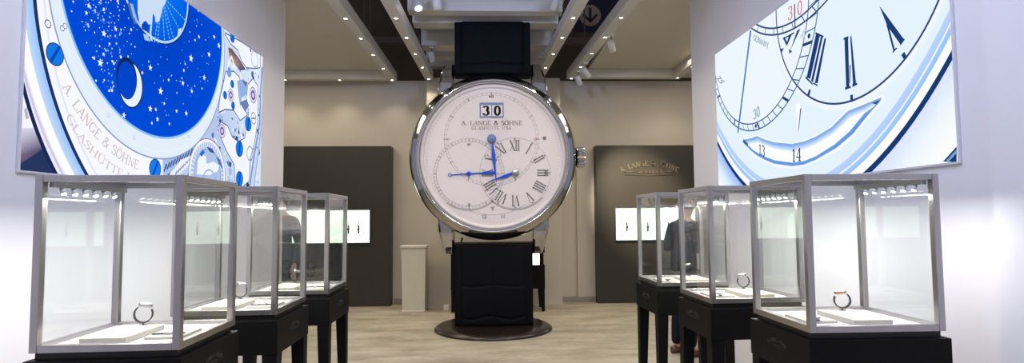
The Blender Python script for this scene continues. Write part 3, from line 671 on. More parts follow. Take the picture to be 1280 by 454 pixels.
# slim ivory plinth
t = thing('plinth', 'slim ivory plinth with a thin top slab, left of the giant watch', 'plinth', (-1.18,8.62,0))
MB().hexa([(-.165,0,.02),(.175,0,.02),(.175,.30,.02),(-.165,.30,.02)], [(-.185,0,.965),(.185,0,.965),(.185,.32,.965),(-.185,.32,.965)]).build('plinth_body', M['plinth'], t, bevel=.004)
MB().box(-.205,.205,-.015,.335,.965,.995).build('top_slab', M['block'], t, bevel=.003)
MB().box(-.18,.18,-.012,.31,0,.02).build('foot_plate', M['block'], t, bevel=.003)
tag(MB().box(-.045,.045,-.04,.04,0,.075).build('socket_box', M['block'], bevel=.006, loc=(-.69,8.78,0)), 'small white box on the floor left of the giant watch', 'box')

# black cabinet on legs with a lit niche, behind the giant watch
t = thing('display_cabinet', 'black cabinet on tapered legs with a lit niche, behind the giant watch', 'cabinet', (.1,8.45,0))
MB().box(-.70,.71,0,.5,.345,.70).box(-.70,.60,0,.5,.70,1.03).box(.60,.71,.2,.5,.70,.88).box(.60,.71,0,.5,.88,1.03).build('cabinet_body', M['blackwood'], t, bevel=.004)
MB().box(.50,.63,-.006,0,.70,.87).build('lit_niche', M['litpanel'], t)
for x, y in ((-.66,.04),(.67,.04),(-.66,.46),(.67,.46)):
    s = 1 if x > 0 else -1
    MB().hexa([(x-.024+s*.012,y-.022,0),(x+.024+s*.012,y-.022,0),(x+.024+s*.012,y+.022,0),(x-.024+s*.012,y+.022,0)], [(x-.036,y-.036,.345),(x+.036,y-.036,.345),(x+.036,y+.036,.345),(x-.036,y+.036,.345)]).build('leg', M['blackwood'], t, bevel=.003)

# ------------------------------------------------------------------ screens on the side walls
def video_screen(art, label, side, loc, vs_):
    t = thing('video_screen', label, 'screen', loc)
    m = MB(); s = -side                    # sticks out of the wall towards the aisle
    dirn = 1 if side < 0 else -1           # u runs along +y on the left wall, along -y on the right wall
    m.box(0, s*-.013, -.012*dirn, (SW+.012)*dirn, -.012, SH*vs_+.012)
    m.build('screen_body', M['rimwhite'], t, bevel=.002)
    art.build('picture', t, side, vs_).location = (s*.0006, 0, 0)
    return t
video_screen(L, 'large lit screen showing a blue starry moon-phase watch movement', -1, (-2.249,2.758,1.65), 1.0)
video_screen(R, 'large lit screen showing a pale blue close-up of a watch dial', 1, (2.225,5.374,1.655), .982)

# ------------------------------------------------------------------ display cases
def torus_arc(mb, c, R_, r, a0, a1, ax='xz', n=22):
    pts = [(c[0]+R_*math.cos(math.radians(a0+(a1-a0)*i/n)), c[1], c[2]+R_*math.sin(math.radians(a0+(a1-a0)*i/n))) for i in range(n+1)]
    return mb.tube(pts, r, 8)
def standing_watch(label, loc, rz, strap, case):
    t = thing('wristwatch', label, 'wristwatch', loc, rz, group='wristwatches standing in the cases'); t.scale = (1.2,1.2,1.2)
    m = MB()
    # strap as a curved band, open at the watch head
    n = 26; vs = []
    for i in range(n+1):
        a = math.radians(128+262*i/n); ca, sa = math.cos(a), math.sin(a)
        for rr, yy in ((.026,-.009),(.030,-.009),(.030,.009),(.026,.009)): vs.append((rr*ca*1.0, yy, .040+rr*1.08*sa))
    fs = [(i*4+k, i*4+(k+1)%4, (i+1)*4+(k+1)%4, (i+1)*4+k) for i in range(n) for k in range(4)]
    m.add(vs, fs, True); m.add(vs, [(3,2,1,0),(n*4,n*4+1,n*4+2,n*4+3)])
    m.build('strap', strap, t)
    a = math.radians(79); c = Vector((.029*math.cos(a), 0, .040+.0305*math.sin(a))); d = Vector((math.cos(a), 0, math.sin(a)))
    m = MB(); m.cyl(c-d*.004, c+d*.006, .0215, 24); m.build('watch_case', case, t)
    m = MB(); m.cyl(c+d*.0061, c+d*.0068, .0185, 24); m.build('watch_dial', M['watchdial'], t)
    m = MB(); m.cyl((0,0,0),(0,0,.003),.012,16).cyl((0,0,.003),(0,0,.0125),.0035,8); m.build('stand', case, t)
    return t
def flat_watch(label, loc, rz, strap, case):
    t = thing('wristwatch', label, 'wristwatch', loc, rz, group='wristwatches lying in the cases')
    for a, b in ((-.062,-.017),(.017,.062)): MB().box(a,b,-.009,.009,0,.005).build('strap', strap, t, bevel=.002)
    MB().cyl((0,0,0),(0,0,.009),.02,24).build('watch_case', case, t)
    MB().cyl((0,0,.009),(0,0,.0096),.0165,24).build('watch_dial', M['watchdial'], t)
    return t
HT = 1.575; ZT = .92
def display_case(label, x0, y0, s, W, D, rz=0., pane=(.012,.012)):
    """origin = aisle-side front corner on the floor; local x grows towards the wall (times s)"""
    t = thing('display_case', label, 'display case', (x0,y0,0), math.radians(rz), group='glass display cases on black tables')
    f = .028
    X = lambda a: a*s
    m = MB()
    for a in (0, W-f):
        for b in (0, D-f): m.box(X(a), X(a+f), b, b+f, ZT, HT)
    for z in (ZT, HT-f*.9):
        h = f if z == ZT else f*.9
        for b in (0, D-f): m.box(X(f), X(W-f), b+.0005, b+f-.0005, z, z+h-.0005)
        for a in (0, W-f): m.box(X(a+.0005), X(a+f-.0005), f, D-f, z, z+h-.0005)
    m.build('metal_frame', M['steel'], t, bevel=.002)
    g = .012
    for nm, bx in (('front',(f,W-f,g,g+.006)), ('back',(f,W-f,D-g-.006,D-g)), ('wall',(W-g-.006,W-g,f,D-f))):
        MB().box(X(bx[0]), X(bx[1]), bx[2], bx[3], ZT+f-.004, HT-f*.9+.004).build('glass_pane', GLASS, t)
    b = [(X(pane[0]),f),(X(pane[1]),D-f),(X(pane[1]+.006),D-f),(X(pane[0]+.006),f)]   # aisle pane angled in the nearest cases to catch the lit window's reflection
    MB().hexa([(x,y,ZT+f-.004) for x, y in b], [(x,y,HT-f*.9+.004) for x, y in b]).build('glass_pane', GLASS, t)
    MB().box(X(f),X(W-f),f,D-f,HT-.012,HT-.006).build('glass_top', GLASS, t)
    MB().box(X(f*.6),X(W-f*.6),f*.6,D-f*.6,ZT-.004,ZT+.012).build('display_tray', M['tray'], t)
    # lamp rail on the wall side
    rl = MB().box(X(W-.055),X(W-.03),f,D-f,HT-.045,HT-.026).build('lamp_rail', M['satin'], t, bevel=.002)
    for i in range(6):
        y = .075+.062*i; c = Vector((X(W-.045), y, HT-.050)); d = Vector((-s*.45,-.12,-.88)).normalized()
        MB().cyl(c-d*.006, c+d*.020, .008, 12, r1=.0105).build('case_spotlight', M['fixture'], rl)
        MB().cyl(c+d*.0202, c+d*.0215, .0085, 12).build('lens', M['led'], rl)
    # black table
    MB().box(X(.014),X(W-.014),.014,D-.014,.893,ZT).build('recess_band', M['black'], t)
    ap = MB().box(X(-.012),X(W+.012),-.012,D+.012,.722,.893).build('table_apron', M['blackwood'], t, bevel=.003)
    e = MB(); emblem(e, lambda u,v,d: (X(-.012-d), (D/2+(-u if s > 0 else u)), v+.832), .17, .0002, .0022)
    em = e.build('emblem', M['emblem'], ap); em['label'] = 'small grey arched emblem'
    wt, wb = .074, .046
    for ix in (0,1):
        for iy in (0,1):
            xa = -.012 if ix == 0 else W+.012; ya = -.012 if iy == 0 else D+.012
            sx = 1 if ix == 0 else -1; sy = 1 if iy == 0 else -1
            def q(w, z, i=.004):
                xs = (xa+sx*i, xa+sx*(i+w)); ys = (ya+sy*i, ya+sy*(i+w))
                c = [(X(xs[0]),ys[0],z),(X(xs[1]),ys[0],z),(X(xs[1]),ys[1],z),(X(xs[0]),ys[1],z)]
                return c
            MB().hexa(q(wb,0), q(wt,.722)).build('leg', M['blackwood'], t, bevel=.002)
    return t
CASES = [
 ('left nearest', 'glass display case on black table, nearest on the left under starry screen', -1.160, 2.160, -1, .53, .50, 2.2, (.024,.0)),
 ('left middle', 'glass display case on black table, middle of the left row', -1.090, 2.915, -1, .52, .50, 1.4, (.012,.012)),
 ('left far', 'glass display case on black table, farthest of left row before the dark panel', -1.053, 3.695, -1, .52, .53, 1.4, (.012,.012)),
 ('right nearest', 'glass display case on black table, nearest on the right under dial screen', 1.305, 2.275, 1, .575, .50, 0., (.020,.008)),
 ('right middle', 'glass display case on black table, middle of the right row', 1.216, 3.080, 1, .54, .47, 1.8, (.012,.012)),
 ('right far', 'glass display case on black table, farthest of right row before the brown panel', 1.157, 3.870, 1, .52, .49, 1.4, (.012,.012)),
]
TR = ZT+.012
CASE_LAMPS = []
for k, (pos, lab, x0, y0, s, W, D, rz, pane) in enumerate(CASES):
    display_case(lab, x0, y0, s, W, D, rz, pane)
    ca, sa = math.cos(math.radians(rz)), math.sin(math.radians(rz))
    def at(a, b, z): return (x0+a*s*ca-b*sa, y0+a*s*sa+b*ca, z)
    CASE_LAMPS.append((at(W-.06, .23, HT-.085), s, at(W*.45, D*.5, ZT)))
    r = math.radians(rz)
    where = pos+' case'
    b1 = MB().box(-.085,.085,-.14,.14,0,.024).build('display_block', M['block'], bevel=.003, loc=at(.325,.22,TR))
    b1.rotation_euler = (0,0,r); tag(b1, 'low cream display block under the standing watch in %s' % where, 'display block', 'cream display blocks')
    b2 = MB().box(-.07,.07,-.09,.09,0,.012).build('display_block', M['block'], bevel=.002, loc=at(.135,.23,TR))
    b2.rotation_euler = (0,0,r); tag(b2, 'thin cream board under the flat watch in %s' % where, 'display block', 'cream display blocks')
    gold = k == 3
    standing_watch(('rose gold' if gold else 'steel')+' wristwatch standing upright on its ring in '+where, at(.315,.335,TR+.024) if s < 0 else at(.345,.325,TR+.024), r+(.35 if s < 0 else PI-.35),
                   M['watchstrap'], M['rosegold'] if gold else M['watchcase'])
    flat_watch('dark strapped wristwatch lying flat in '+where, at(.135,.19,TR+.012), r+(.05 if s < 0 else 1.2), M['watchstrap'], M['watchcase'])

# ------------------------------------------------------------------ the giant wristwatch
WX, WY, WZ = .036, 7.02, 2.183
gw = thing('giant_wristwatch', 'giant steel wristwatch on black strap standing on round brown base', 'wristwatch sculpture', (WX,WY,0))
C0 = (0,0,WZ)
RD = .918
prof = [(RD,.012),(RD,-.05),(.924,-.085),(.932,-.104),(.942,-.112),(.953,-.110),(.964,-.100),(.985,-.078),(1.010,-.046),(1.034,-.010),(1.048,.018),(1.055,.045),(1.052,.06),(1.040,.066),(1.038,.074),(1.048,.082),(1.048,.30),(1.030,.335),(.96,.37),(.0001,.38)]
MB().lathe(prof, C0, 'y', 160).build('watch_case', M['chrome'], gw)
dl = MB().lathe([(.0001,0),(RD+.01,0)], C0, 'y', 128).build('dial', M['dial'], gw)
MB().lathe([(RD-.002,-.001),(RD-.05,-.001),(RD-.05,-.012),(RD-.002,-.035)], C0, 'y', 128, close=True).build('chapter_ring', M['dial'], gw)
S_ = 1/98.6                                   # one drawing unit of the dial plan
def D_(x, y): return ((x-616.3)*S_*.985, WZ+(196.3-y)*S_*.985)
def on_dial(name, quads, mat, lift, parent=dl, th=.0):
    m = MB()
    for q in quads: m.add([(u, -lift, v) for u, v in q], [tuple(range(len(q)))])
    return m.build(name, mat, parent, fix=False)
u_ = S_*.985
def rq(c, r0, r1, **k): return ring_quads(D_(*c), r0*u_, r1*u_, n=110, **k)
MC_, SC_, HC_ = (614.3,174.7), (585.8,218.2), (643.7,217.6)
def ticks(c, r0, r1, n, w, skip=lambda i: False):
    o = D_(*c); q = []
    for i in range(n):
        if skip(i): continue
        a = 2*PI*i/n+PI/2
        q += polyline_quads([(o[0]+r0*u_*math.cos(a), o[1]+r0*u_*math.sin(a)), (o[0]+r1*u_*math.cos(a), o[1]+r1*u_*math.sin(a))], w*u_)
    return q
on_dial('minute_track', rq(MC_,59.4,59.8)+rq(MC_,56.4,56.7)+ticks(MC_,56.5,59.5,60,.45)+ticks(MC_,55.5,60.5,12,1.0), M['dialline'], .002)
on_dial('seconds_track', rq(SC_,44.0,44.4)+rq(SC_,40.6,41.0)+ticks(SC_,40.8,44.2,60,.5)+ticks(SC_,40.3,44.4,12,.9), M['dialline'], .0035)
sk = [q for q in rq(SC_,45.0,46.6,a0=232,a1=312)]+[q for q in rq(HC_,45.2,47.0,a0=228,a1=318)]  # grey arcs painted as the shadow below both sub-dial rings
on_dial('subdial_shadows', sk, M['dialline'], .0025)
on_dial('hour_track', rq(HC_,44.3,44.7), M['dialline'], .005)
dots = []
for i in range(12):
    a = math.radians(90-30*i); o = D_(HC_[0]+43.4*math.cos(a), HC_[1]-43.4*math.sin(a)); dots.append(disc_poly(o, .9*u_, 10))
on_dial('hour_dots', dots, M['numeral'], .0055)
# roman numerals around the hour circle
def roman(i, txt):
    a = math.radians(90-30*i); h = 13.2*u_
    er = (math.cos(a), math.sin(a)); flip = False
    c = D_(HC_[0]+er[0]*35, HC_[1]-er[1]*35)
    up = (-er[0],-er[1]) if flip else er
    tx = (up[1],-up[0]); qs = []
    gl, w = text_quads(txt, tk=.17, tn=.05, sp=-.02); sc = .6
    for _, g in gl:
        for q in g: qs.append([(c[0]+((x-w/2)*sc*tx[0]+(y-.5)*up[0])*h, c[1]+((x-w/2)*sc*tx[1]+(y-.5)*up[1])*h) for x, y in q])
    return qs
for i, tx in enumerate(['XII','I','II','III','IIII','V','VI','VII','VIII','IX','X','XI']): on_dial('roman_numeral', roman(i, tx), M['numeral'], .0062)
# big date
P0, P1 = D_(599.6,128.2), D_(629.8,147.2)
db = MB().box(P0[0],P1[0],-.012,0,P1[1],P0[1]).build('date_window', M['blueframe'], dl, bevel=.003)
a0, a1, a2, a3, b0, b1 = D_(601.2,0)[0], D_(614.1,0)[0], D_(615.4,0)[0], D_(628.4,0)[0], D_(0,145.6)[1], D_(0,131.6)[1]
on_dial('date_disc', [[(a0,b0),(a1,b0),(a1,b1),(a0,b1)],[(a2,b0),(a3,b0),(a3,b1),(a2,b1)]], M['dial'], .0125, db)
on_dial('date_digit', line_text('3', (D_(607.6,144.6)[0], D_(0,144.4)[1]), (12.2*u_,0), (0,11.6*u_), tk=.26, tn=.1), M['ink'], .0135, db)
on_dial('date_digit', line_text('0', (D_(622,144.6)[0], D_(0,144.4)[1]), (12.2*u_,0), (0,11.6*u_), tk=.26, tn=.1), M['ink'], .0135, db)
on_dial('brand_lettering', line_text('A. LANGE & S\u00d6HNE', D_(615,156.6), (5.95*u_,0), (0,5.2*u_), tk=.22, tn=.1), M['dialtext'], .004)
on_dial('place_lettering', line_text('GLASH\u00dcTTE I/SA', D_(614.3,162.2), (4.1*u_,0), (0,3.6*u_), tk=.2, tn=.1, sp=.14), M['dialtext'], .004)
for tx, x, y, h in (('60',585.8,182.5,2.8),('15',621.5,219.5,2.6),('30',585.8,258.5,2.8),('45',559.5,176,2.7),('13',604.6,274.2,4.4),('14',628,274,4.4)):
    on_dial('small_figure', line_text(tx, D_(x,y), (h*u_,0), (0,h*u_)), M['dialtext'], .0045)
on_dial('reserve_arrow', [[D_(612.3,259.6),D_(615.2,266),D_(618.2,259.6)]], M['dialtext'], .0045)
on_dial('red_figure', line_text('60', D_(614.4,121.6), (4.2*u_,0), (0,3*u_)), M['red'], .0045)
on_dial('red_figure', line_text('15', D_(669.3,176.6), (3*u_,0), (0,3.4*u_)), M['red'], .0045)
on_dial('reserve_arc', ring_quads(D_(614.5,196.3), 73.6*u_, 74.1*u_, a0=235, a1=305, n=60), M['dialline'], .002)
on_dial('outer_dots', ticks((616.3,196.3),82.6,83.6,120,.5), M['dialline'], .002)
on_dial('moon_mark', [disc_poly(D_(681.3,173.6), 2.4*u_, 18)], M['numeral'], .003)
on_dial('day_window', [[D_(680.8,215.2),D_(680.8,219.6),D_(684,219.6),D_(684,215.2)]], M['numeral'], .0065)
# hands
def hand(name, poly, mat, y0, y1, hub, hr, hubmat, ring=None):
    h = MB().prism(poly, lambda u,v,d: (u,d,v), y0, y1).build(name, mat, gw, bevel=.002)
    c = D_(*hub)
    MB().lathe([(.0001,y0-.014),(hr*.8*u_,y0-.014),(hr*u_,y0-.008),(hr*u_,.0),(.0001,.0)], (c[0],0,c[1]), 'y', 28).build('hub', hubmat, h)
    if ring: MB().lathe([(r*u_,y) for r, y in ((1.5,y0),(2.2,y0),(2.2,y1),(1.5,y1))], (D_(*ring)[0],0,D_(*ring)[1]), 'y', 24, close=True).build('tip_ring', mat, h)
hand('minute_hand', [D_(*p) for p in ((613.6,172),(615.6,172),(616.6,184),(618.9,195),(619.3,204),(619.6,218),(620.6,232),(618.8,224),(617.4,214),(614.4,197),(614.4,184))], M['bluesteel'], -.042, -.034, (614.5,174.6), 5.4, M['blueframe'])
hand('seconds_hand', [D_(*p) for p in ((563.6,219.2),(585.8,217.5),(603,216.7),(603,215.9),(618,215.4),(618,219.3),(603,219.1),(603,218.5),(585.8,219.2),(563.6,220.4))], M['bluesteel'], -.022, -.016, (585.8,218.3), 2.8, M['bluesteel'], ring=(562.0,219.6))
hand('hour_hand', [D_(*p) for p in ((643,216.8),(638,217.2),(633.5,218.6),(622,223.6),(609,228.4),(622,225.6),(634,223.4),(638,220.6),(643,218.6))], M['bluesteel'], -.030, -.024, (644,217.4), 4.3, M['satin'])
# crown, push-pieces, lugs
m = MB(); n = 40; vs = []
for i in range(n):
    a = 2*PI*i/n; r = .135 if i % 2 else .122
    for x in (1.075,1.09,1.165,1.18): vs.append((x, .17+(r if x not in (1.075,1.18) else r*.9)*math.cos(a), WZ+.0+(r if x not in (1.075,1.18) else r*.9)*math.sin(a)))
fs = [(i*4+k, ((i+1)%n)*4+k, ((i+1)%n)*4+k+1, i*4+k+1) for i in range(n) for k in range(3)]+[tuple(i*4+3 for i in range(n))]
m.add(vs, fs); m.cyl((1.02,.17,WZ),(1.08,.17,WZ),.09,24)
m.build('crown', M['chrome'], gw)
a = math.radians(33)
for r0, nm in ((33,'push_piece'),):
    d = Vector((math.cos(math.radians(r0)),0,math.sin(math.radians(r0)))); tn = Vector((-d.z,0,d.x)); c = Vector((0,.17,WZ))+d*1.03
    b = [c-tn*.12+Vector((0,y,0)) for y in (-.06,.06)]; e = [c+tn*.12+Vector((0,y,0)) for y in (-.06,.06)]
    q0 = [b[0],b[1],e[1],e[0]]; MB().hexa(q0, [v+d*.06 for v in q0]).build(nm, M['satin'], gw, bevel=.012)
for sx in (-1,1):
    for sz in (-1,1):
        m = MB(); prof = []
        # centre line of the lug from the case outwards: (distance along z from centre, y front, y back, inner x, outer x)
        st = [(.70,.05,.30,.50,.70),(.86,.04,.30,.50,.70),(.95,.05,.30,.497,.692),(1.05,.085,.29,.497,.672),(1.14,.13,.28,.497,.652),(1.20,.175,.27,.497,.638),(1.235,.21,.26,.5,.628)]
        for z, yf, yb, xi, xo in st:
            z3 = WZ+sz*z
            prof.append([(sx*xi,yf+.02,z3),(sx*(xi+.03),yf,z3),(sx*(xo-.03),yf,z3),(sx*xo,yf+.025,z3),(sx*xo,yb,z3),(sx*xi,yb,z3)])
        k = 6; vs = [p for r in prof for p in r]
        fs = [(i*k+j, i*k+(j+1)%k, (i+1)*k+(j+1)%k, (i+1)*k+j) for i in range(len(prof)-1) for j in range(k)]+[tuple(range(k)), tuple((len(prof)-1)*k+j for j in range(k))]
        m.add(vs, fs).build('lug', M['chrome'], gw, bevel=.008)
# strap halves: padded alligator leather with a flat border, centre seam and scale creases
def strap(name, z0, z1, w, creases, yf=.07, yb=.30, seam=.8):
    nx, nz = 64, 90; m = MB(); V = []
    def crease(x, z):
        d = 0
        for cz, amp, ph in creases:
            zz = cz+amp*math.cos((x/w)*4*PI+ph)
            d = max(d, math.exp(-((z-zz)/.016)**2))
        d = max(d, seam*math.exp(-(x/.012)**2))
        return d
    for j in range(nz+1):
        z = z0+(z1-z0)*j/nz
        for i in range(nx+1):
            x = -w/2+w*i/nx; e = w/2-abs(x)
            pad = .0
            if e > .085: pad = .035*min(1, (e-.085)/.03)**.5
            edge = .018*max(0, 1-e/.02)**2
            y = yf-pad+edge+(.013*crease(x, z) if e > .1 else 0)
            endr = min(z1-z, z-z0)
            y += .03*max(0, 1-endr/.03)**2
            V.append((x, y, z))
    o = len(V)
    fs = [(j*(nx+1)+i, j*(nx+1)+i+1, (j+1)*(nx+1)+i+1, (j+1)*(nx+1)+i) for j in range(nz) for i in range(nx)]
    m.add(V, fs, True)
    rim = [i for i in range(nx+1)]+[(j+1)*(nx+1)+nx for j in range(nz)]+[nz*(nx+1)+nx-1-i for i in range(nx)]+[(nz-1-j)*(nx+1) for j in range(nz-1)]
    n = len(rim); B = [V[i] for i in rim]+[(V[i][0], yb, V[i][2]) for i in rim]
    m.add(B, [(i,(i+1)%n,n+(i+1)%n,n+i) for i in range(n)]+[tuple(n+i for i in range(n))])
    return m.build(name, M['strap'], gw)
strap('lower_strap', .058, 1.062, .985, [(.165,.022,.6),(.56,.008,0)])
strap('upper_strap', 3.24, 3.938, .975, [(3.40,.01,0)], seam=.1)
MB().tube([(-.40,.16,1.16),(-.41,.15,1.10),(-.425,.14,1.045)], .012, 8).build('cable', M['cable'], gw)
# round base
MB().lathe([(.0001,.062),(.60,.062),(.665,.058),(.70,.05),(.735,.030),(.748,.018),(.748,.0),(.0001,.0)], (-.01,.21,0), 'z', 96).build('round_base', M['basewood'], gw)

# ------------------------------------------------------------------ people
def skin_obj(name, nodes, edges, mat, parent, sub=2, root=0):
    me = bpy.data.meshes.new(name); me.from_pydata([n[0] for n in nodes], edges, []); me.update()
    o = bpy.data.objects.new(name, me); COL.objects.link(o); o.parent = parent
    sk = o.modifiers.new('Skin', 'SKIN'); sk.use_smooth_shade = True
    if not me.skin_vertices: me.attributes.new('skin', 'FLOAT', 'POINT')
    d = me.skin_vertices[0].data
    for i, n in enumerate(nodes):
        r = n[1]; d[i].radius = r if isinstance(r, tuple) else (r, r)
        d[i].use_root = (i == root)
    s = o.modifiers.new('Subdivision', 'SUBSURF'); s.levels = sub; s.render_levels = sub
    me.materials.append(mat)
    return o
def chain(nodes, edges, start, pts):
    p = start
    for q in pts:
        nodes.append(q); edges.append((p, len(nodes)-1)); p = len(nodes)-1
    return p
def person(label, loc, rz, arms, jacket, hair_mat, lean=0., head_dir=0.):
    t = thing('person', label, 'person', loc, rz)
    def bend(p):                        # lean forward from the hips
        x, y, z = p
        if z > .95:
            a = lean; dz = z-.95; return (x, y*math.cos(a)+dz*math.sin(a), .95+dz*math.cos(a)-y*math.sin(a))
        return p
    N = [((0,0,.95),(.125,.10))]; E = []
    chest = chain(N, E, 0, [(bend((0,.0,1.10)),(.12,.09)), (bend((0,.005,1.25)),(.14,.10)), (bend((0,.0,1.37)),(.13,.095))])
    nk = chain(N, E, chest, [(bend((0,-.012,1.465)),.058), (bend((0,.0,1.515)),.054)])
    chain(N, E, nk, [(bend((0,.022,1.575)),(.066,.078)), (bend((0,.018,1.635)),(.076,.094)), (bend((0,.005,1.69)),(.07,.085)), (bend((0,.0,1.722)),(.04,.05))])
    for s in (-1,1):
        chain(N, E, 0, [((s*.088,0,.88),.088), ((s*.095,.01,.70),.072), ((s*.10,.015,.49),.054), ((s*.105,-.01,.34),.055), ((s*.105,-.025,.10),.036), ((s*.11,.06,.045),.032), ((s*.115,.135,.03),.026)])
        sh, el, wr = [Vector(p) for p in arms[s]]
        sh, el, wr = [Vector(bend(tuple(p))) for p in (sh, el, wr)]
        d = (wr-el).normalized()
        e = chain(N, E, chest, [(tuple(sh*.55+Vector(bend((0,0,1.39)))*.45),.085),(tuple(sh),.062),(tuple(sh.lerp(el,.5)),.048),(tuple(el),.040),(tuple(el.lerp(wr,.4)),.038),(tuple(wr),.026)])
        side = d.cross(Vector((0,0,1)));
        side = Vector((s,0,0)) if side.length < .2 else side.normalized()
        nrm = side.cross(d).normalized()
        pm = chain(N, E, e, [(tuple(wr+d*.035),(.030,.018)), (tuple(wr+d*.075),(.038,.017))])
        for k, (off, ln) in enumerate(((-.030,.072),(-.010,.082),(.010,.078),(.029,.06))):
            b = wr+d*.085+side*off
            chain(N, E, pm, [(tuple(b),.0105),(tuple(b+d*ln*.5-nrm*.010),.0095),(tuple(b+d*ln*.85-nrm*.032),.0082),(tuple(b+d*ln*.95-nrm*.045),.007)])
        th = wr+d*.03-side*s*.028
        chain(N, E, pm-1, [(tuple(th),.013),(tuple(th+d*.03-side*s*.018-nrm*.01),.011),(tuple(th+d*.058-side*s*.014-nrm*.022),.009)])
    body = skin_obj('body', N, E, M['skin'], t)
    hc = Vector(bend((0,.012,1.64)))
    R3 = Matrix.Rotation(-lean, 3, 'X')
    def hp(x, y, z): return hc+R3 @ Vector((x, y, z))
    # face: nose, brow, mouth, eyes, ears
    m = MB(); m.tube([hp(0,.092,.012),hp(0,.108,-.012),hp(0,.118,-.03),hp(0,.100,-.042)], [.008,.011,.014,.008], 10)
    m.build('nose', M['skin'], t)
    for s in (-1,1):
        MB().lathe([(.0001,-.011),(.008,-.008),(.011,0),(.008,.008),(.0001,.011)], hp(s*.031,.082,.012), 'y', 16).build('eye', M['shirt'], t)
        MB().tube([hp(s*.076,-.02,.022),hp(s*.088,-.03,.03),hp(s*.09,-.03,.0),hp(s*.078,-.012,-.03)], [.006,.012,.013,.007], 8).build('ear', M['skin'], t)
    MB().tube([hp(-.024,.088,-.062),hp(0,.096,-.060),hp(.024,.088,-.062)], [.003,.006,.003], 8).build('mouth', M['rosegold'], t)
    # hair cap
    m = MB(); rows_, cols = 12, 28; V = []
    for i in range(rows_+1):
        for j in range(cols):
            az = 2*PI*j/cols; front = max(0, math.sin(az))
            mx = PI*.66-PI*.36*front
            po = mx*i/rows_; jit = 1+.03*noise.noise(Vector((math.cos(az)*5, math.sin(az)*5, i*.6)))
            V.append(hp(.088*jit*math.sin(po)*math.cos(az), .006+.107*jit*math.sin(po)*math.sin(az), -.008+.108*jit*math.cos(po)))
    m.add(V, [(i*cols+j, i*cols+(j+1)%cols, (i+1)*cols+(j+1)%cols, (i+1)*cols+j) for i in range(rows_) for j in range(cols)], True)
    h = m.build('hair', hair_mat, t); so = h.modifiers.new('Solidify', 'SOLIDIFY'); so.thickness = .012; so.offset = 0
    # jacket with sleeves, collar of a shirt, trousers, shoes
    N = [((0,0,.93),(.165,.13))]; E = []
    N.append(((0,0,.80),(.175,.14))); E.append((0,1))
    ch = chain(N, E, 0, [(bend((0,.0,1.10)),(.15,.115)), (bend((0,.005,1.25)),(.165,.12)), (bend((0,.0,1.36)),(.15,.11)), (bend((0,-.008,1.43)),(.085,.075)), (bend((0,-.01,1.475)),.066)])
    ch -= 2
    for s in (-1,1):
        sh, el, wr = [Vector(bend(p)) for p in arms[s]]
        chain(N, E, ch, [(tuple(sh*.55+Vector(bend((0,0,1.385)))*.45),.10),(tuple(sh),.078),(tuple(sh.lerp(el,.5)),.066),(tuple(el),.058),(tuple(el.lerp(wr,.5)),.052),(tuple(el.lerp(wr,.97)),.044)])
    skin_obj('jacket', N, E, jacket, t)
    skin_obj('shirt_collar', [(bend((0,-.012,1.455)),.064),(bend((0,-.008,1.50)),.060)], [(0,1)], M['shirt'], t, 1)
    N = [((0,0,.93),(.15,.115))]; E = []
    for s in (-1,1): chain(N, E, 0, [((s*.09,0,.85),.105),((s*.097,.008,.68),.088),((s*.10,.012,.48),.07),((s*.105,-.01,.30),.063),((s*.105,-.02,.085),.058)])
    skin_obj('trousers', N, E, M['trouser'], t)
    for s in (-1,1):
        x = s*.112
        m = MB(); prof = [(-.085,.030,.0,.075),(-.05,.040,.0,.085),(.02,.043,.0,.085),(.08,.046,.0,.062),(.14,.045,.0,.052),(.185,.030,.0,.04),(.20,.012,.004,.03)]
        V = []; k = 10
        for y, w, zb, zt in prof:
            for j in range(k):
                a = 2*PI*j/k; zz = zb+(zt-zb)*(.5+.5*math.sin(a)); V.append((x+w*math.cos(a), y, max(zb, zz)))
        m.add(V, [(i*k+j, i*k+(j+1)%k, (i+1)*k+(j+1)%k, (i+1)*k+j) for i in range(len(prof)-1) for j in range(k)]+[tuple(range(k)), tuple((len(prof)-1)*k+j for j in range(k))], True)
        m.build('shoe', M['shoe'], t)
    return t
relaxed = {s: ((s*.185,0,1.40),(s*.245,-.03,1.12),(s*.25,.06,.87)) for s in (-1,1)}
hold = {-1: ((-.18,0,1.39),(-.205,-.05,1.12),(-.09,.10,1.27)), 1: ((.18,0,1.39),(.205,-.05,1.12),(.09,.10,1.25))}
person('person in dark jacket standing behind the end of the left screen wall', (-2.52,6.85,0), math.radians(160), relaxed, M['suit2'], M['hair'])
person('person in charcoal suit and brown shoes with hands raised, beside the right wall end', (1.975,5.72,0), math.radians(-62), hold, M['suit'], M['hair2'], lean=.1).scale = (.94,.94,.94)

# ------------------------------------------------------------------ lamps, world, camera
def lamp(name, kind, loc, energy, col=(255,255,255), aim=None, size=.1, spot=60, blend=.6, size_y=None):
    d = bpy.data.lights.new(name, kind); d.energy = energy; d.color = lin(col)
    if kind == 'AREA':
        d.size = size
        if size_y: d.shape = 'RECTANGLE'; d.size_y = size_y
    else: d.shadow_soft_size = size
    if kind == 'SPOT': d.spot_size = math.radians(spot); d.spot_blend = blend
    o = bpy.data.objects.new(name, d); COL.objects.link(o); o.location = loc
    if aim is not None: o.rotation_euler = (Vector(aim)-Vector(loc)).to_track_quat('-Z','Y').to_euler()
    return o
WARM = (255,240,216)
for x, y in DOWN:
    if abs(x) > 3.5: continue
    lamp('downlight_lamp', 'SPOT', (x,y,3.64), 12 if y > 8.6 else 20, WARM, (x,y,0), .03, 110, .8)
